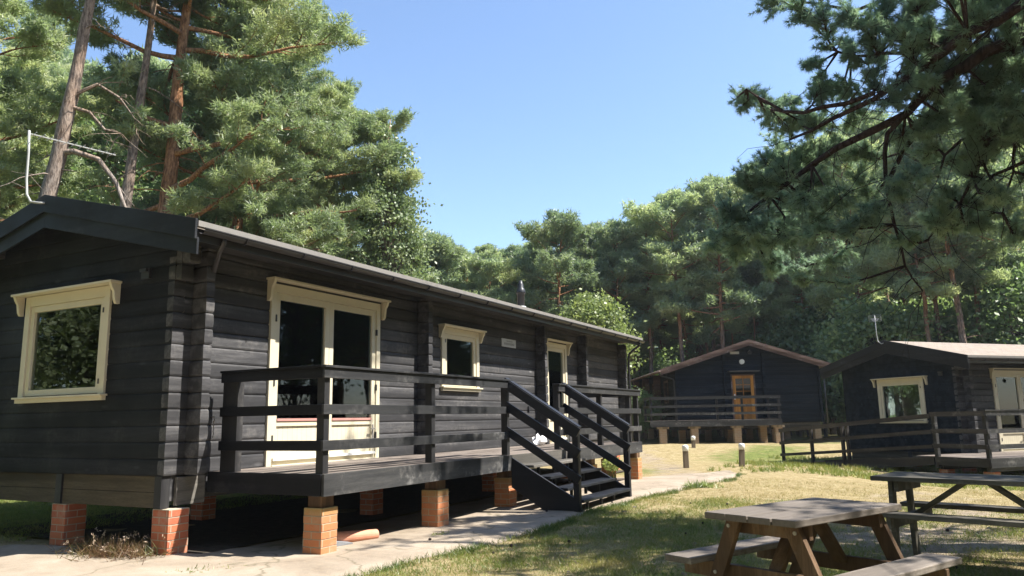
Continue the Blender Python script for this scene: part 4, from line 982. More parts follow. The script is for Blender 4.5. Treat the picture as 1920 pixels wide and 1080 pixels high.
# --- the pines behind the near cabin
GL = 'pines behind the near cabin'
def dead_bow(mb, tp, pad, rg):
    # long bowed limb with a bare end that hangs to the right, and a grey forked one above it
    z = 7.75; p = tp(z); r = np.array([R0[0], R0[1], 0])
    pts = [p, p+r*.35+np.array([0, 0, .03]), p+r*.95+np.array([0, 0, -.18]), p+r*1.4+np.array([0, 0, -.75]), p+r*1.65+np.array([0, 0, -1.35]), p+r*2.15+np.array([0, 0, -2.0])]
    mb.tube(pts, [.085, .07, .06, .05, .04, .02], 7, False)
    for k in range(5): q = pts[3+k % 3]; mb.tube(curve(q, r*.5+np.array([0, 0, -.8])+rg.normal(size=3)*.3, .7, 5, -.2, .3, rg), [.018, .014, .010, .007, .004], 4, False)
    z = 8.9; p = tp(z)
    a = [p, p+r*.2+np.array([0, 0, .35]), p+r*.65+np.array([0, 0, .55]), p+r*1.2+np.array([0, 0, .2]), p+r*1.5+np.array([0, 0, -.2])]
    mb.tube(a, [.06, .05, .04, .028, .012], 6, False)
    b = [p, p+r*.5+np.array([0, 0, -.15]), p+r*.9+np.array([0, 0, -.6]), p+r*1.3+np.array([0, 0, -.7])]; mb.tube(b, [.05, .04, .03, .012], 6, False)
    for k in range(16): q = a[2+k % 3] if k % 2 else b[1+k % 3]; mb.tube(curve(q, r+rg.normal(size=3)*.8, rg.uniform(.4, 1.1), 5, -.6, .5, rg), [.012, .009, .007, .005, .003], 4, False)
    for k in range(5): p = tp(5.8+.5*k); mb.tube(curve(p, r*(1 if k % 2 else -1)+rg.normal(size=3)*.3, .7, 4, -.2, .2, rg), [.02, .015, .010, .004], 4, False)
p1 = make_pine('pine_tree', 11, 16.5, lean_pts(157, -18, 17, 16.5), .27, 12.0, 16.3, 3.0, 18, 9, .19, .034, 26, ('bark_grey', 'needles'), 'tall leaning pine with bare grey trunk and bowed dead branch, left of the near roof', GL, 6, extra=dead_bow)
place(p1, -18, 17)
p2 = make_pine('pine_tree', 12, 17, lean_pts(251, 180, 19, 17), .20, 12.6, 16.8, 2.8, 18, 9, .19, .034, 26, ('bark_grey', 'needles'), 'slender grey-trunked pine behind the near roof, between the leaning pine and the orange one', GL, 10)
place(p2, 180, 19)
def low_limbs(mb, tp, pad, rg):
    r = np.array([R0[0], R0[1], 0]); f = np.array([Fv[0], Fv[1], 0])
    for z, sx, ln, zz in ((6.6, 1, 3.2, .25), (5.8, 1, 3.6, -.55), (7.2, -1, 1.6, -.5), (8.6, 1, 3.6, .3), (9.4, -1, 1.8, .3), (7.6, 1, 3.9, .2)):
        P = curve(tp(z), r*sx+f*rg.uniform(-.7, .2)+np.array([0, 0, zz*.3]), ln, 9, zz, .35, rg); mb.tube(P, [.085*(1-.88*k/8)+.008 for k in range(9)], 7, False)
        for k in range(9):
            s = .35+.65*k/9; q = spath(P, s); Q = curve(q, (P[-1]-P[0])/ln+rg.normal(size=3)*.7, rg.uniform(.5, 1.3), 5, .2, .4, rg); mb.tube(Q, [.018, .013, .010, .007, .004], 4, False)
            if z > 6 or rg.random() < .5: pad(Q[-1], unit(Q[-1]-Q[0]), 1); pad(spath(Q, .6), unit(Q[-1]-Q[0]), .8)
p3 = make_pine('pine_tree', 13, 18, lean_pts(321, 263, 19.5, 18), .29, 11.0, 17.8, 4.0, 32, 9, .19, .036, 26, ('bark', 'needles'), 'big orange-barked pine with twisting low limbs, behind the middle of the near roof', GL, 14, extra=low_limbs)
place(p3, 263, 19.5)
p4 = make_pine('pine_tree', 14, 15.2, lean_pts(420, 440, 22, 15.2), .24, 4.6, 15.0, 3.6, 52, 9, .20, .038, 24, ('bark', 'needles'), 'broad bushy pine, its crown the right half of the mass behind the near cabin', GL, 8, extra=low_limbs)
place(p4, 440, 22)
p5 = dup(p4, (0, 0, 0), 0, 1, 'bushy pine with rounded crown, rightmost pine of the mass behind the near cabin', 'tree', GL); place(p5, 606, 24.5, 2.2, .82)
p6 = dup(p3, (0, 0, 0), 0, 1, 'pine with orange upper trunk seen between the two big trunks, farther back', 'tree', GL); place(p6, 430, 27, 1.1, .95)
p7 = dup(p4, (0, 0, 0), 0, 1, 'dark-crowned pine at the left edge of the picture behind the leaning pine', 'tree', GL); place(p7, -60, 26, 4.0, .98)
p8 = dup(p2, (0, 0, 0), 0, 1, 'thin orange pine trunk left of the leaning pine', 'tree', GL); place(p8, 175, 29, 1.9, .9)
p9 = dup(p4, (0, 0, 0), 0, 1, 'pine filling the top left of the picture above the near roof', 'tree', GL); place(p9, 40, 38, 5.1, 1.35)
p10 = dup(p4, (0, 0, 0), 0, 1, 'pine behind the two big trunks, its crown filling the gap between them', 'tree', GL); place(p10, 380, 36, 3.1, 1.2)
p11 = dup(p3, (0, 0, 0), 0, 1, 'half-hidden pine deep behind the bushy pine', 'tree', GL); place(p11, 560, 34, 3.9, .86)
p12 = dup(p4, (0, 0, 0), 0, 1, 'pine outside the left edge whose boughs reach into the picture', 'tree', GL); place(p12, -160, 22, 2.9, 1.05)
b1 = make_leafy('birch_tree', 21, 12.4, 1.7, 7.2, 5.2, 190, 85, .12, 'birch_leaf', 'bark_grey', .13, 'slim pale-leaved birch at the right end of the tree mass, against the sky', 'leafy trees behind the near cabin', droop=.6, clump=.22, cone=.55)
place(b1, 726, 23.5, 0, .94)
b2 = make_leafy('leafy_tree', 22, 9.5, 3.0, 5.6, 3.8, 130, 90, .15, 'dark_leaf', 'bark_grey', .14, 'dark green leafy tree behind the left trunks of the near cabin', 'leafy trees behind the near cabin', clump=.42)
place(b2, 190, 25)
b3 = dup(b2, (0, 0, 0), 0, 1, 'leafy tree behind the leaning pine, cut by the left edge', 'tree', 'leafy trees behind the near cabin'); place(b3, 40, 28, 2, 1.2)
b4 = dup(b2, (0, 0, 0), 0, 1, 'leafy tree low behind the roof under the bushy pine', 'tree', 'leafy trees behind the near cabin'); place(b4, 470, 30, 4, .9)
b5 = dup(b2, (0, 0, 0), 0, 1, 'tall leafy tree filling the gap between leaning pine and slender pine', 'tree', 'leafy trees behind the near cabin'); place(b5, 150, 34, 1, 1.6)
b7 = dup(b2, (0, 0, 0), 0, 1, 'big leafy tree at the top left corner behind the pines', 'tree', 'leafy trees behind the near cabin'); place(b7, 50, 30, 2.6, 1.62)
b8 = dup(b2, (0, 0, 0), 0, 1, 'big leafy tree behind the slender pine and the orange-barked pine', 'tree', 'leafy trees behind the near cabin'); place(b8, 285, 33, .6, 1.7)
b6 = dup(b2, (0, 0, 0), 0, 1, 'leafy tree just left of the birch, low over the roof', 'tree', 'leafy trees behind the near cabin'); place(b6, 640, 30, 1, .78)

# --- the wood beyond the far cabins: five kinds, copied
GB = 'pines of the wood beyond the cabins'
gen = 'tall Scots pine standing in the wood beyond the far cabins'
straight = lambda H, s: [(0, 0, 0), (s, 0, H)]
fa = [make_pine('pine_tree', 31, 15, straight(15, .5), .17, 6.0, 14.8, 2.9, 42, 7, .30, .075, 12, ('bark', 'needles_far'), gen, GB, 8, False, vr=.24, pr=.44, sides=7),
      make_pine('pine_tree', 32, 16, straight(16, -.7), .16, 7.6, 15.8, 2.6, 34, 7, .30, .075, 12, ('bark', 'needles_far'), gen, GB, 12, False, vr=.24, pr=.44, sides=7),
      make_pine('pine_tree', 33, 13.5, straight(13.5, .3), .15, 3.2, 13.3, 2.8, 38, 7, .30, .075, 12, ('bark', 'needles_far'), gen, GB, 4, False, vr=.22, pr=.42, sides=7, shape=lambda t: max(.15, (1-t)**.7+.05)),
      make_pine('pine_tree', 34, 15, straight(15, .9), .18, 7.8, 14.8, 3.4, 34, 7, .30, .075, 12, ('bark', 'needles_far'), gen, GB, 10, False, vr=.26, pr=.50, sides=7)]
HF = [15, 16, 13.5, 15]
def far_tree(k, px, depth, top_px, label=None, group=GB, first=set()):
    # scale so that the crown's top is the height seen in the place
    d = Rv*((px-960)/F_PX)+Uv*(-(top_px-540)/F_PX)+Fv; p = d*(depth/1.0); h = p[2]+EYE
    g = ground_at(px, depth); sc = (h-g[2])/HF[k]
    o_ = fa[k] if k not in first else dup(fa[k], (0, 0, 0), 0, 1)
    first.add(k); tag(o_, label or gen, 'tree', group); place(o_, px, depth, random.uniform(0, 6.28), sc); return o_
random.seed(5)
sky_line = [(650, 500), (700, 470), (760, 455), (800, 448), (850, 470), (905, 460), (950, 480), (990, 455), (1040, 402), (1085, 420), (1160, 415), (1215, 392), (1270, 365), (1330, 345), (1380, 320), (1440, 290), (1520, 260), (1620, 230), (1720, 210), (1820, 200), (1920, 190), (2020, 200)]
spec = [(0, 705, 46, 478, 'leftmost pine of the far treeline, close against the big left mass'), (3, 800, 47, 440, 'rounded pine top of the treeline left of the flue'), (2, 905, 48, 452, 'small pointed pine top in the middle of the far treeline'),
        (1, 965, 56, 470, 'thin low pine top between the small pointed one and the flue'), (3, 1040, 45, 398, 'tall pine rising above the treeline just right of the flue'), (0, 1160, 46, 408, 'pine with pointed top between the tall flue-side pine and the slope of crowns'),
        (3, 1225, 47, 388, 'broad pine crown left of the highest crowns on the right'), (3, 1290, 46, 358, 'flat-topped pine crown high on the right of the open sky'), (0, 1360, 45, 318, 'high pine crown touching the overhanging branches'),
        (1, 1206, 50, 470, 'pine with tall bare orange trunk just right of the near cabin eave'), (1, 1300, 50, 440, 'pine with reddish bare trunk above the left roof slope of the far cabin'), (1, 1515, 49, 380, 'pine with bare trunk above the right roof slope of the far cabin')]
for k_, (px, dp, tp_) in enumerate(((668, 44, 492), (722, 45, 470), (778, 46, 452), (832, 47, 447), (872, 50, 468), (935, 46, 470), (980, 50, 462), (1010, 48, 440), (1095, 50, 425), (1135, 52, 418))):
    spec.append(((0, 3, 0, 2)[k_ % 4], px, dp, tp_, 'pine of the lower treeline seen over the middle of the near roof'))
for k, px, dp, tp_, lb in spec: far_tree(k, px, dp, tp_, lb)
rows = [(55, 50, 0), (61, 60, 18), (69, 50, 34)]
for dp, step, dy in rows:
    px = 655+random.uniform(0, 30)
    while px < 2080:
        top = np.interp(px, [a for a, b in sky_line], [b for a, b in sky_line])+dy+random.uniform(4, 40)
        far_tree(random.choice([0, 1, 2, 3, 0, 3]), px, dp+random.uniform(-3, 3), top); px += step*random.uniform(.7, 1.3)
# left part, seen through the gaps of the near pines
for px, dp, tp_ in ((-120, 42, 60), (-20, 44, 90), (60, 48, 60), (130, 40, 120), (215, 46, 60), (290, 50, 110), (370, 44, 150), (450, 52, 200), (520, 44, 260), (590, 50, 330), (650, 55, 400), (-220, 40, 60)):
    far_tree(random.choice([0, 1, 3]), px, dp, tp_, 'pine seen through the gaps of the trees behind the near cabin', 'pines far behind the near cabin')
# right: trunks behind the right cabin
for k, px, dp, tp_, lb in ((1, 1768, 37, 250, 'pine with dark trunk right of the aerial of the right cabin'), (1, 1790, 39, 230, 'pine whose dark trunk leans beside another above the right cabin roof'), (3, 1835, 36, 180, 'nearer pine with dark leaning trunk above the right cabin roof'), (1, 1868, 38, 200, 'dark pine trunk close to the right edge above the roof'), (3, 1925, 40, 150, 'pine cut by the right edge of the picture'), (0, 1640, 44, 240, 'pine behind the aerial of the right cabin'), (3, 1700, 48, 200, 'pine crown high behind the overhanging bough'), (0, 1575, 50, 250, 'pine between far cabin and right cabin')):
    far_tree(k, px, dp, tp_, lb)
# bare trunks low in the wood
GT = 'thin bare trunks in the wood behind the far cabin'
tr0 = None
for px, dp, h, s in ((1187, 50, 9, .1), (1232, 50, 8, -.05), (1248, 51, 8, .1), (1330, 49, 7, -.6), (1350, 50, 9, -.8), (1385, 49, 7, .05), (1420, 51, 8, .2), (1455, 49, 6, .3), (1478, 50, 7, .1), (1498, 49, 8, -.1), (1530, 50, 8, .2), (1600, 48, 9, .1)):
    if tr0 is None:
        tr0 = empty('tree_trunk', (0, 0, 0), 0, 'thin bare pine trunk in the wood behind the far cabin', 'tree', GT); mb = MB()
        rg = np.random.default_rng(2); mb.tube([(0.02*math.sin(k), .03*math.cos(k*.8), k*.8-.3) for k in range(13)], [.12-.006*k for k in range(13)], 7)
        for k in range(9): az = k*2.4; mb.tube(curve((0, 0, 3+k*.7), (math.cos(az), math.sin(az), .1), .9, 4, -.3, .3, rg), [.02, .015, .01, .005], 4, False)
        mb.build('trunk', M['bark'], tr0, smooth=True, fix=False); o_ = tr0
    else: o_ = dup(tr0, (0, 0, 0), 0, 1, None, 'tree', GT)
    place(o_, px, dp, px*1.7, h/9.0); o_.rotation_euler = (s*.12, -s*.1, px*1.7)
# leafy trees and bushes
y1 = make_leafy('leafy_tree', 41, 6.6, 1.65, 4.5, 2.2, 120, 110, .17, 'yellow_leaf', 'bark_grey', .10, 'rounded yellow-green leafy tree behind the right end of the near roof', 'leafy trees beyond the cabins', clump=.34)
place(y1, 1118, 38, 0, 1.1)
q1 = make_leafy('bush', 42, 4.4, 1.7, 2.9, 1.7, 70, 80, .16, 'pale_leaf', 'bark_grey', .07, 'pale green bush between the far cabin roof and the right cabin roof', 'bushes and small leafy trees at the edge of the wood', 'bush', clump=.32, part='stems')
place(q1, 1546, 47, 0, 1.75)
q2 = dup(q1, (0, 0, 0), 0, 1, 'pale bush left of the right cabin, seen through the gap between the cabins', 'bush', 'bushes and small leafy trees at the edge of the wood'); place(q2, 1574, 42, 2, 1.0)
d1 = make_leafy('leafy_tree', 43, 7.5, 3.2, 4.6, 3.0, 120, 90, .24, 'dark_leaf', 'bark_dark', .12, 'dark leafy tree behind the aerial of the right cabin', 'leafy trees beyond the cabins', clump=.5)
place(d1, 1660, 40)
for px, dp, sc, lb in ((1740, 42, 1.0, 'dark leafy tree just right of the aerial'), (1610, 46, 1.05, 'dark leafy tree over the left roof slope of the right cabin'), (1890, 44, 1.15, 'leafy tree behind the roof at the right edge'), (1820, 48, 1.3, 'leafy tree behind the two dark leaning trunks'), (1480, 50, .9, 'leafy undergrowth tree above the right slope of the far cabin roof'), (1400, 54, .9, 'leafy undergrowth tree above the peak of the far cabin'), (1260, 50, .8, 'leafy undergrowth tree above the left slope of the far cabin roof'), (1960, 38, 1.2, 'leafy tree outside the right edge whose leaves reach in')):
    place(dup(d1, (0, 0, 0), 0, 1, lb, 'tree', 'leafy trees beyond the cabins'), px, dp, px, sc)
for px, dp, sc, lb in ((1325, 49, .8, 'small pale bush among the trunks above the left slope of the far roof'), (1200, 36, .55, 'small bush in the gap between the near cabin and the far cabin'), (1870, 33, .8, 'pale bush behind the right cabin roof near the edge')):
    place(dup(q1, (0, 0, 0), 0, 1, lb, 'bush', 'bushes and small leafy trees at the edge of the wood'), px, dp, px, sc)
# the far wood: reads as one mass
rg = np.random.default_rng(77); n = 60000
pxs = rg.uniform(-500, 2500, n); dps = rg.uniform(66, 92, n); P = []
lat = (pxs-960)/F_PX*dps
base = np.stack([math.cos(YAW)*dps+math.sin(YAW)*lat, math.sin(YAW)*dps-math.cos(YAW)*lat], 1)
topz = np.interp(pxs, [-500, 600, 700, 1000, 1250, 1450, 2500], [24, 22, 14, 13, 18, 24, 26])
cl = .75+.25*np.sin(pxs/23.)*np.sin(pxs/51.+1)
zz = rg.uniform(0, 1, n)**.9*topz*cl*.95
Cn = np.stack([base[:, 0], base[:, 1], zz], 1); Dn = unit(rg.normal(size=(n, 3))+np.array([0, 0, .6]))
V, F = needles(Cn, Dn, 6, .8, .24, .7, rg, .35)
tag(npmesh('far_wood', V, F, M['needles_far']), kind='stuff')

# --- the pine whose boughs hang in from the right
nt_ = empty('pine_tree', (0, 0, 0), 0, 'dark overhanging pine boughs reaching in from the upper right, nearest tree of all', 'tree')
base_ = ground_at(2330, 7.6); nt_.location = tuple(base_)
def A(px, py, dp): return at(px, py, dp)-base_
mb = MB(); rg = np.random.default_rng(5); random.seed(5)
tt = [(0, 0, -.4), (0.05, .05, 1.5), (.0, .15, 3.2), (-.1, .2, 5), (0, .1, 7), (.1, 0, 9), (.1, 0, 11), (.2, 0, 12.5)]
mb.tube(tt, [.34, .29, .27, .24, .20, .15, .10, .04], 12, wob=.1)
limbs = [[(2150, -190, 8), (1920, 6, 8.6), (1821, 60, 8.9), (1726, 126, 9.2), (1640, 180, 9.5), (1560, 225, 9.9), (1480, 262, 10.3)],
         [(2200, 40, 8.2), (1920, 72, 9), (1852, 91, 9.1), (1758, 157, 9.3), (1695, 214, 9.5), (1569, 277, 10), (1480, 340, 10.6), (1400, 400, 11.2)],
         [(1695, 214, 9.5), (1663, 252, 9.5), (1655, 330, 9.6), (1675, 420, 9.7), (1705, 500, 9.8), (1730, 545, 9.9)],
         [(2150, 120, 8.6), (1920, 126, 9.4), (1852, 157, 9.7), (1758, 195, 10), (1700, 285, 10.2), (1650, 360, 10.5), (1600, 440, 10.9)],
         [(2100, 230, 8.6), (1920, 185, 9), (1870, 205, 9.1), (1800, 260, 9.3), (1760, 330, 9.4)],
         [(1990, 70, 8.9), (1890, 190, 9), (1850, 290, 9.2), (1800, 380, 9.4), (1740, 450, 9.6)],
         [(1890, 190, 9.0), (1905, 270, 9.1), (1900, 330, 9.2), (1880, 400, 9.3)],
         [(2100, -200, 9.5), (1900, -80, 10), (1750, -20, 10.3), (1600, 20, 10.8), (1480, 0, 11.2)],
         [(1640, 180, 9.5), (1540, 205, 9.9), (1468, 208, 10.3), (1425, 185, 10.5), (1400, 168, 10.6)],
         [(1821, 60, 8.9), (1700, 100, 9.5), (1620, 105, 10), (1570, 98, 10.4)],
         [(2050, 300, 8.8), (1950, 290, 9), (1860, 330, 9.3), (1780, 400, 9.6)]]
LP = []
for li, l in enumerate(limbs):
    P = [A(*q) for q in l]; Q = []
    for i in range(len(P)-1):
        for f in (0, .5): Q.append(P[i]*(1-f)+P[i+1]*f+rg.normal(size=3)*.025)
    Q.append(P[-1]); Q = np.array(Q)
    if li in (0, 1, 3, 4, 7, 10): Q = np.vstack([[np.array(tt[4 if li in (0, 7) else 3])+np.array([0, 0, rg.uniform(-.8, .3)])], Q])
    r0_ = [.075, .10, .030, .07, .045, .035, .022, .06, .03, .03, .035][li]
    mb.tube(Q, [r0_*(1-.86*k/(len(Q)-1))+.005 for k in range(len(Q))], 8, False, wob=.1); LP.append(Q)
ALLP = np.vstack(LP)
blobs = [(1455, 5, 40), (1500, 22, 45), (1545, 40, 45), (1600, 40, 50), (1660, 30, 55), (1720, 20, 50), (1790, 10, 55), (1860, 5, 45), (1590, 92, 30), (1640, 75, 42), (1700, 75, 45), (1600, 100, 25), (1640, 115, 28), (1520, 120, 20),
         (1410, 178, 24), (1432, 205, 30), (1480, 195, 36), (1530, 180, 36), (1580, 160, 30), (1640, 145, 30), (1480, 240, 42), (1540, 235, 46), (1600, 210, 46), (1660, 190, 42), (1730, 170, 34),
         (1455, 285, 38), (1510, 300, 50), (1570, 290, 50), (1630, 290, 44), (1405, 345, 42), (1450, 350, 50), (1510, 370, 50), (1570, 370, 45), (1370, 400, 40), (1415, 420, 50), (1470, 440, 46), (1530, 440, 40), (1385, 468, 34), (1350, 440, 30), (1600, 430, 36),
         (1650, 400, 34), (1720, 330, 38), (1780, 300, 40), (1840, 270, 36), (1900, 250, 36), (1700, 450, 28), (1760, 420, 34), (1850, 380, 34), (1900, 420, 34), (1880, 150, 28), (1800, 130, 28), (1830, 60, 30), (1440, 500, 28), (1560, 490, 26), (1500, 500, 30),
         (1910, 40, 30), (1690, 250, 30), (1740, 240, 26), (1620, 340, 32), (1680, 360, 26), (1820, 200, 24), (1920, 330, 34), (1830, 330, 26)]
for b_ in list(blobs):
    if b_[1] > 150 and b_[0] < 1560: blobs.append((b_[0]+rg.uniform(-28, 28), b_[1]+rg.uniform(-25, 25), b_[2]*.9))
for k in range(44): blobs.append((rg.uniform(1700, 1930), rg.uniform(-20, 300), rg.uniform(24, 40)))
for k in range(34): blobs.append((rg.uniform(1740, 1940), rg.uniform(0, 440), rg.uniform(22, 34)))
for k in range(80): blobs.append((rg.uniform(1480, 2450), rg.uniform(-520, -20), rg.uniform(45, 75)))
for k in range(14): blobs.append((rg.uniform(1960, 2300), rg.uniform(0, 420), rg.uniform(40, 65)))
CC, DD = [], []
def spray(c, rm_, fine):
    k = np.argmin(np.linalg.norm(ALLP-c, axis=1)+.25*(np.linalg.norm(ALLP-c, axis=1) < .15)); s_ = ALLP[k]
    m_ = (s_+c)/2+rg.normal(size=3)*.08+np.array([0, 0, -.06]); W = np.array([s_, s_*.5+m_*.5, m_, m_*.5+c*.5, c])
    mb.tube(W, [.020, .016, .012, .009, .006], 5, False)
    out = unit(c-s_+np.array([0, 0, .05])); nt2 = int(16+rm_*60) if fine else 12
    for j in range(nt2):
        b = spath(W, rg.uniform(.35, 1) if j % 3 else 1.0)
        q = unit(rg.normal(size=3)*np.array([1, 1, .75])+out*1.5+np.array([0, 0, .1]))*rm_*rg.uniform(.45, 1.25); Q = curve(b, q, np.linalg.norm(q), 5, .15, .35, rg); mb.tube(Q, [.0065, .0055, .0045, .0035, .002], 4, False)
        nn = int(5+rm_*13) if fine else 12
        ff = rg.uniform(.30, 1, nn)
        CC.append(np.array([spath(Q, f) for f in ff])); DD.append(np.tile(unit(Q[-1]-Q[0]), (nn, 1)))
for (px, py, r) in blobs:
    dp = (9.3+(1750-px)*.0045 if px < 1750 else 9.3)+rg.uniform(-.5, .7)
    if py < 0: dp += rg.uniform(-.5, 1.5)
    spray(A(px, py, dp), r/F_PX*dp, py > -60 and px < 1980)
for k in range(120):
    # boughs over the foreground, out of the picture, that throw its shade
    gx_, gy_, h = rg.uniform(4.2, 10.6), rg.uniform(-2.5, 3.5), rg.uniform(5, 9.5)
    c = np.array([gx_+.241*h, gy_-.641*h, h]); d = c-np.array([0, 0, EYE]); z_ = d@Fv
    if z_ > 0 and F_PX*(d@Rv)/z_ < 1030 and F_PX*(d@Uv)/z_ < 620: continue
    spray(c-base_, rg.uniform(.35, .6), False)
for k in range(50):
    gx_, gy_, h = rg.uniform(5, 9.5), rg.uniform(.8, 3.7), rg.uniform(4.5, 9)
    c = np.array([gx_+.241*h, gy_-.641*h, h]); d = c-np.array([0, 0, EYE]); z_ = d@Fv
    if z_ > 0 and F_PX*(d@Rv)/z_ < 1030 and F_PX*(d@Uv)/z_ < 620: continue
    spray(c-base_, rg.uniform(.3, .5), False)
CC = np.concatenate(CC); DD = np.concatenate(DD); CC = CC+rg.normal(size=CC.shape)*.012
# fine bare twigs that show dark against the lit wood
NEARP = ALLP[np.linalg.norm(ALLP, axis=1) < 6.6]
for k in range(190):
    s_ = NEARP[rg.integers(len(NEARP))]; mb.tube(curve(s_, rg.normal(size=3)*.6+np.array([-.1, .2, -.6]), rg.uniform(.3, 1.1), 6, -.2, .5, rg), [.007, .006, .005, .004, .003, .002], 4, False)
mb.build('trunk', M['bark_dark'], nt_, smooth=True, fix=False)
V, F = needles(CC, DD, 14, .085, .0078, .50, rg, .006)
npmesh('crown', V, F, M['needles_near'], nt_)

# --- trees on the camera's side: they shade the foreground and stand in the window glass
rg2 = random.Random(4)
kk = 0
for ring, (rad, st) in enumerate(((15, 13), (22, 11), (31, 10))):
    a = 95
    while a < 335:
        aa = R(a+rg2.uniform(-3, 3)); x, y = rad*math.cos(aa)+3, rad*math.sin(aa)*.95+(1 if a < 200 else 0)
        if not (x > 8 and y > -12.5) and not (x > 0 and y > 0) and (y < -13 or x < 1):
            dup((p4, p3, b2, p4, p2)[kk % 5], (x, y, float(terrain(x, y))), rg2.uniform(0, 6.28), rg2.uniform(.8, 1.05)*(1.35 if kk % 5 == 2 else 1), 'tree on the near side of the clearing, mirrored in the window glass', 'tree', 'trees on the near side of the clearing')
        kk += 1; a += st
for k, (x, y, s_) in enumerate(((11, -15.5, .9), (15.5, -14, .85), (19.5, -15.5, .95), (24, -15, .9), (28, -17, .95), (33, -17, 1.0), (13, -20, 1.1), (17.5, -20.5, 1.15), (22, -21, 1.2), (27, -22, 1.2), (33, -24, 1.25), (38, -20, 1.1), (44, -24, 1.2), (8, -17, 1.0), (40, -17, 1.0), (46, -18, 1.1), (52, -20, 1.2), (60, -24, 1.3), (50, -28, 1.3))):
    dup((p4, b2, p3, p4)[k % 4], (x, y, float(terrain(x, y))), k*1.3, s_*(1.5 if k % 4 == 1 else 1), 'tree on the near side of the clearing, mirrored in the window glass', 'tree', 'trees on the near side of the clearing')
for k in range(30):
    a = R(100+7.6*k); x, y = 19*math.cos(a)+3, 18*math.sin(a)
    if x > 10: y = min(y, -15)
    if x < -7: continue
    dup(q1, (x, y, float(terrain(x, y))), k*1.7, 1.0+.3*(k % 3), 'low bush on the near side of the clearing, mirrored in the window glass', 'bush', 'bushes on the near side of the clearing')
# ------------------------------------------------------------------ grass, weeds
def on_path(x, y): return (y > np.interp(x, xs, nr)-.02) & (y < np.interp(x, xs, fr_)+.02)
rg = np.random.default_rng(9)
def grass(name, n, x0, x1, y0, y1, h, w, mat, keep, clump=0):
    x = rg.uniform(x0, x1, n); y = rg.uniform(y0, y1, n); m_ = keep(x, y) & ~on_path(x, y); x, y = x[m_], y[m_]
    m2 = (.5+.5*np.sin(x*2.3+np.sin(y*1.9)*2)*np.sin(y*2.7+np.sin(x*1.3)*2)+rg.normal(size=len(x))*.25) > clump; x, y = x[m2], y[m2]
    K = 5; P = np.stack([x, y, terrain(x, y)-.02], 1)
    V, F = needles(P, np.tile([0, 0, 1.0], (len(P), 1)), K, h, w, .42, rg, .02); V[:, 2] = np.maximum(V[:, 2], np.repeat(P[:, 2], K*3)); 
    o_ = npmesh(name, V, F, M[mat]); return tag(o_, kind='stuff')
fore = lambda x, y: (x-3.0) > .35*np.abs(y-1)-1
grass('grass', 90000, 3.2, 13, -4, 4.7, .052, .0055, 'grass_green', fore, .42)
grass('dry_grass', 30000, 3.2, 18, -4, 4.7, .042, .0050, 'grass_dry', fore, .2)
grass('grass_at_path_edge', 26000, 5, 19, 3.7, 4.9, .075, .007, 'grass_green', lambda x, y: (np.interp(x, xs, nr)-y < .16+.1*np.sin(x*3)), .35)
grass('grass_behind_cabin', 16000, 3.5, 12, 9.9, 15, .07, .009, 'grass_green', lambda x, y: y > 9.9, .1)
grass('grass_beside_ramp', 9000, 20, 29, -3, 5, .16, .016, 'grass_green', lambda x, y: np.abs((x-27.0)*.644+(y-4.2)*-.765+.0) < 99, .55)
def tuft(x, y, n, h, spread, label, mat='grass_green', w=.008, name='grass_tuft'):
    z = float(terrain(x, y)); q = rg.normal(size=(n, 3))*np.array([spread, spread, 0]); V, F = needles(q, np.tile([0, 0, 1.0], (n, 1)), 6, h, w, .55, rg, .01); V[:, 2] = np.maximum(V[:, 2], 0)
    o_ = npmesh(name, V, F, M[mat]); o_.location = (x, y, z); return tag(o_, label, 'plant')
tuft(15.1, 3.92, 60, .16, .14, 'bright green weed tuft at the near edge of the concrete path, right of the steps', 'yellow_leaf', .02, 'weed_tuft')
tuft(7.95, 5.25, 16, .05, .05, 'tiny green weed in the concrete before the second deck pier', 'yellow_leaf', .01, 'weed_tuft')
tuft(5.3, 6.15, 30, .04, .12, 'low green weed in the concrete before the corner pier', 'grass_green', .01, 'weed_tuft')
# reddish weeds below the gable
wd = empty('weed_clump', (5.52, 7.78, 0), 0, 'reddish brown weed clump with pale seed heads between the first two brick piers', 'plant')
q = rg.normal(size=(420, 3))*np.array([.14, .30, 0]); q[:, 2] = rg.uniform(0, .05, 420)
V, F = needles(q, np.tile([0, 0, 1.0], (420, 1)), 6, .17, .008, .55, rg, .02); V[:, 2] = np.maximum(V[:, 2], 0); npmesh('foliage', V, F, M['weed_red'], wd)
q = rg.normal(size=(45, 3))*np.array([.15, .30, 0]); q[:, 2] = rg.uniform(.06, .22, 45); V, F = needles(q, np.tile([0, 0, 1.0], (45, 1)), 7, .03, .012, .8, rg, .012); tag_ = npmesh('seed_heads', V, F, M['weed_seed'], wd); tag_['kind'] = 'stuff'
# yellowish plant beside the steps
yp = empty('garden_plant', (13.6, 5.15, float(terrain(13.6, 5.15))), 0, 'yellow-green plant in front of the deck fascia just right of the steps', 'plant')
q = unit(rg.normal(size=(260, 3)))*np.array([.24, .14, .10])+np.array([0, 0, .48]); V, F = leaves(q, .07, rg); npmesh('foliage', V, F, M['yellow_leaf'], yp)
mb = MB()
for k in range(12): a = rg.uniform(-.18, .18); mb.tube([(a*.3, 0, -.05), (a*.6, rg.uniform(-.04, .04), .25), (a, rg.uniform(-.08, .08), .46)], [.006, .005, .004], 4)
mb.build('stems', M['grass_green'], yp)
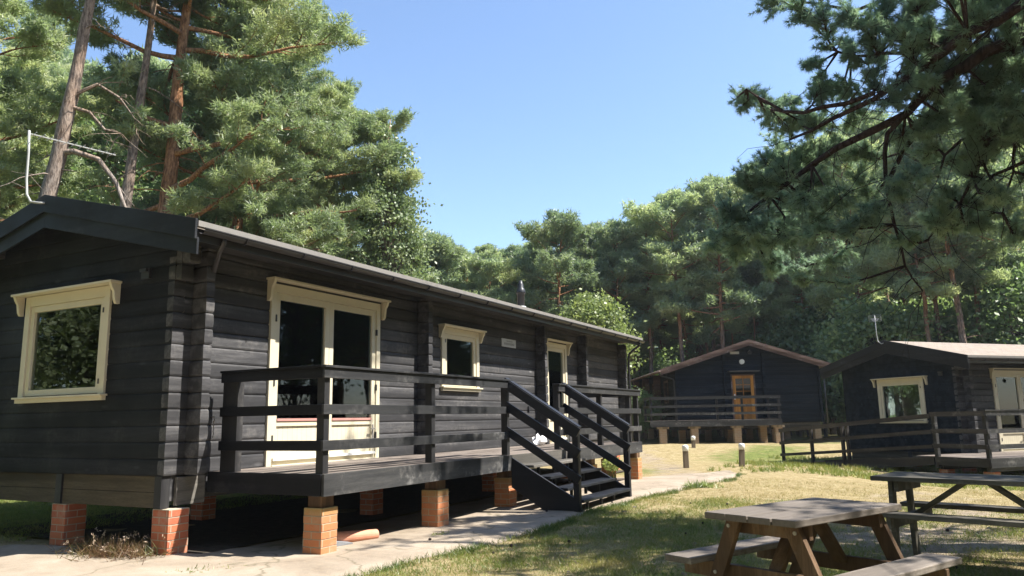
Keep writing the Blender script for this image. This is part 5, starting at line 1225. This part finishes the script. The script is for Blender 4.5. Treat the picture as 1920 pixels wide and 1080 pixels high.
# pale stones, cones and litter on the lawn
GS = 'pale wood chips and cones lying on the lawn'
ch0 = None
for k in range(40):
    x, y = rg.uniform(6.2, 13), rg.uniform(-1.5, 3.9)
    if ch0 is None:
        mb = MB(); mb.quadhull([(-.03, -.012, 0), (.03, -.014, 0), (.028, .012, 0), (-.026, .014, 0), (-.024, -.008, .014), (.022, -.009, .018), (.02, .007, .012), (-.02, .008, .016)])
        ch0 = mb.build('wood_chip', M['dead_wood'], None); o_ = ch0
    else: o_ = ch0.copy(); C.objects.link(o_)
    o_.location = (x, y, float(terrain(x, y))+.004); s_ = rg.uniform(.5, 1.3); o_.scale = (s_, s_, s_); o_.rotation_euler = (0, 0, rg.uniform(0, 6)); tag(o_, 'small pale wood chip on the shaded lawn', 'wood chip', GS)

GC = 'pine cones fallen on the lawn and path'
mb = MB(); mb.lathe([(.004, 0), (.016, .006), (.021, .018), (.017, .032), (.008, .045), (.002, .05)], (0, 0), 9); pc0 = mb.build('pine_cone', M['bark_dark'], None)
for k in range(26):
    o_ = pc0 if k == 0 else pc0.copy()
    if k: C.objects.link(o_)
    x, y = rg.uniform(4.5, 12.5), rg.uniform(-1.5, 5.2); s_ = rg.uniform(.6, 1.0)
    o_.location = (x, y, float(terrain(x, y))+.022); o_.scale = (s_, s_, s_); o_.rotation_euler = (1.5, rg.uniform(-.3, .3), rg.uniform(0, 6)); tag(o_, 'small dark pine cone fallen on the ground in front of the cabins', 'pine cone', GC)
# ------------------------------------------------------------------ light
EL, AZ = R(55.6), R(20.6)
sv = Vector((math.sin(AZ)*math.cos(EL), -math.cos(AZ)*math.cos(EL), math.sin(EL)))
sun = bpy.data.lights.new('sun', 'SUN'); so = bpy.data.objects.new('sun', sun); C.objects.link(so)
sun.energy = 4.5; sun.angle = R(.53); sun.color = (1, .95, .86); so.rotation_euler = (-sv).to_track_quat('-Z', 'Y').to_euler()
wd_ = bpy.data.worlds.new('World'); bpy.context.scene.world = wd_; wd_.use_nodes = True
t = wd_.node_tree; t.nodes.clear(); sk = N(t, 'ShaderNodeTexSky'); sk.sky_type = 'NISHITA'; sk.sun_disc = False
sk.sun_elevation = EL; sk.sun_rotation = math.atan2(sv.x, sv.y); sk.air_density = 1.0; sk.dust_density = .5; sk.ozone_density = 3.0; sk.altitude = 0
bg = N(t, 'ShaderNodeBackground', Strength=.098); o = N(t, 'ShaderNodeOutputWorld'); t.links.new(sk.outputs[0], bg.inputs[0]); t.links.new(bg.outputs[0], o.inputs[0])
sc = bpy.context.scene
sc.view_settings.view_transform = 'Standard'; sc.view_settings.look = 'None'; sc.view_settings.gamma = 1; sc.view_settings.exposure = 1.5
sc.render.film_transparent = False
cy = sc.cycles; cy.max_bounces = 8; cy.diffuse_bounces = 5; cy.glossy_bounces = 3; cy.transmission_bounces = 4; cy.transparent_max_bounces = 8
cy.use_denoising = True
try: cy.denoiser = 'OPENIMAGEDENOISE'
except Exception: pass
cy.sample_clamp_indirect = 6

HAZE = .0004
if HAZE:
    mb = MB(); mb.box(-70, 150, -90, 130, -4, 42); hz = mb.build('haze', bpy.data.materials.new('haze_air'), None); tag(hz, kind='stuff')
    m = hz.data.materials[0]; m.use_nodes = True; t = m.node_tree; t.nodes.clear(); o = N(t, 'ShaderNodeOutputMaterial'); pv = N(t, 'ShaderNodeVolumePrincipled')
    pv.inputs['Color'].default_value = (.80, .88, 1, 1); pv.inputs['Density'].default_value = HAZE; pv.inputs['Anisotropy'].default_value = .3; t.links.new(pv.outputs[0], o.inputs['Volume'])
    cy.volume_bounces = 0
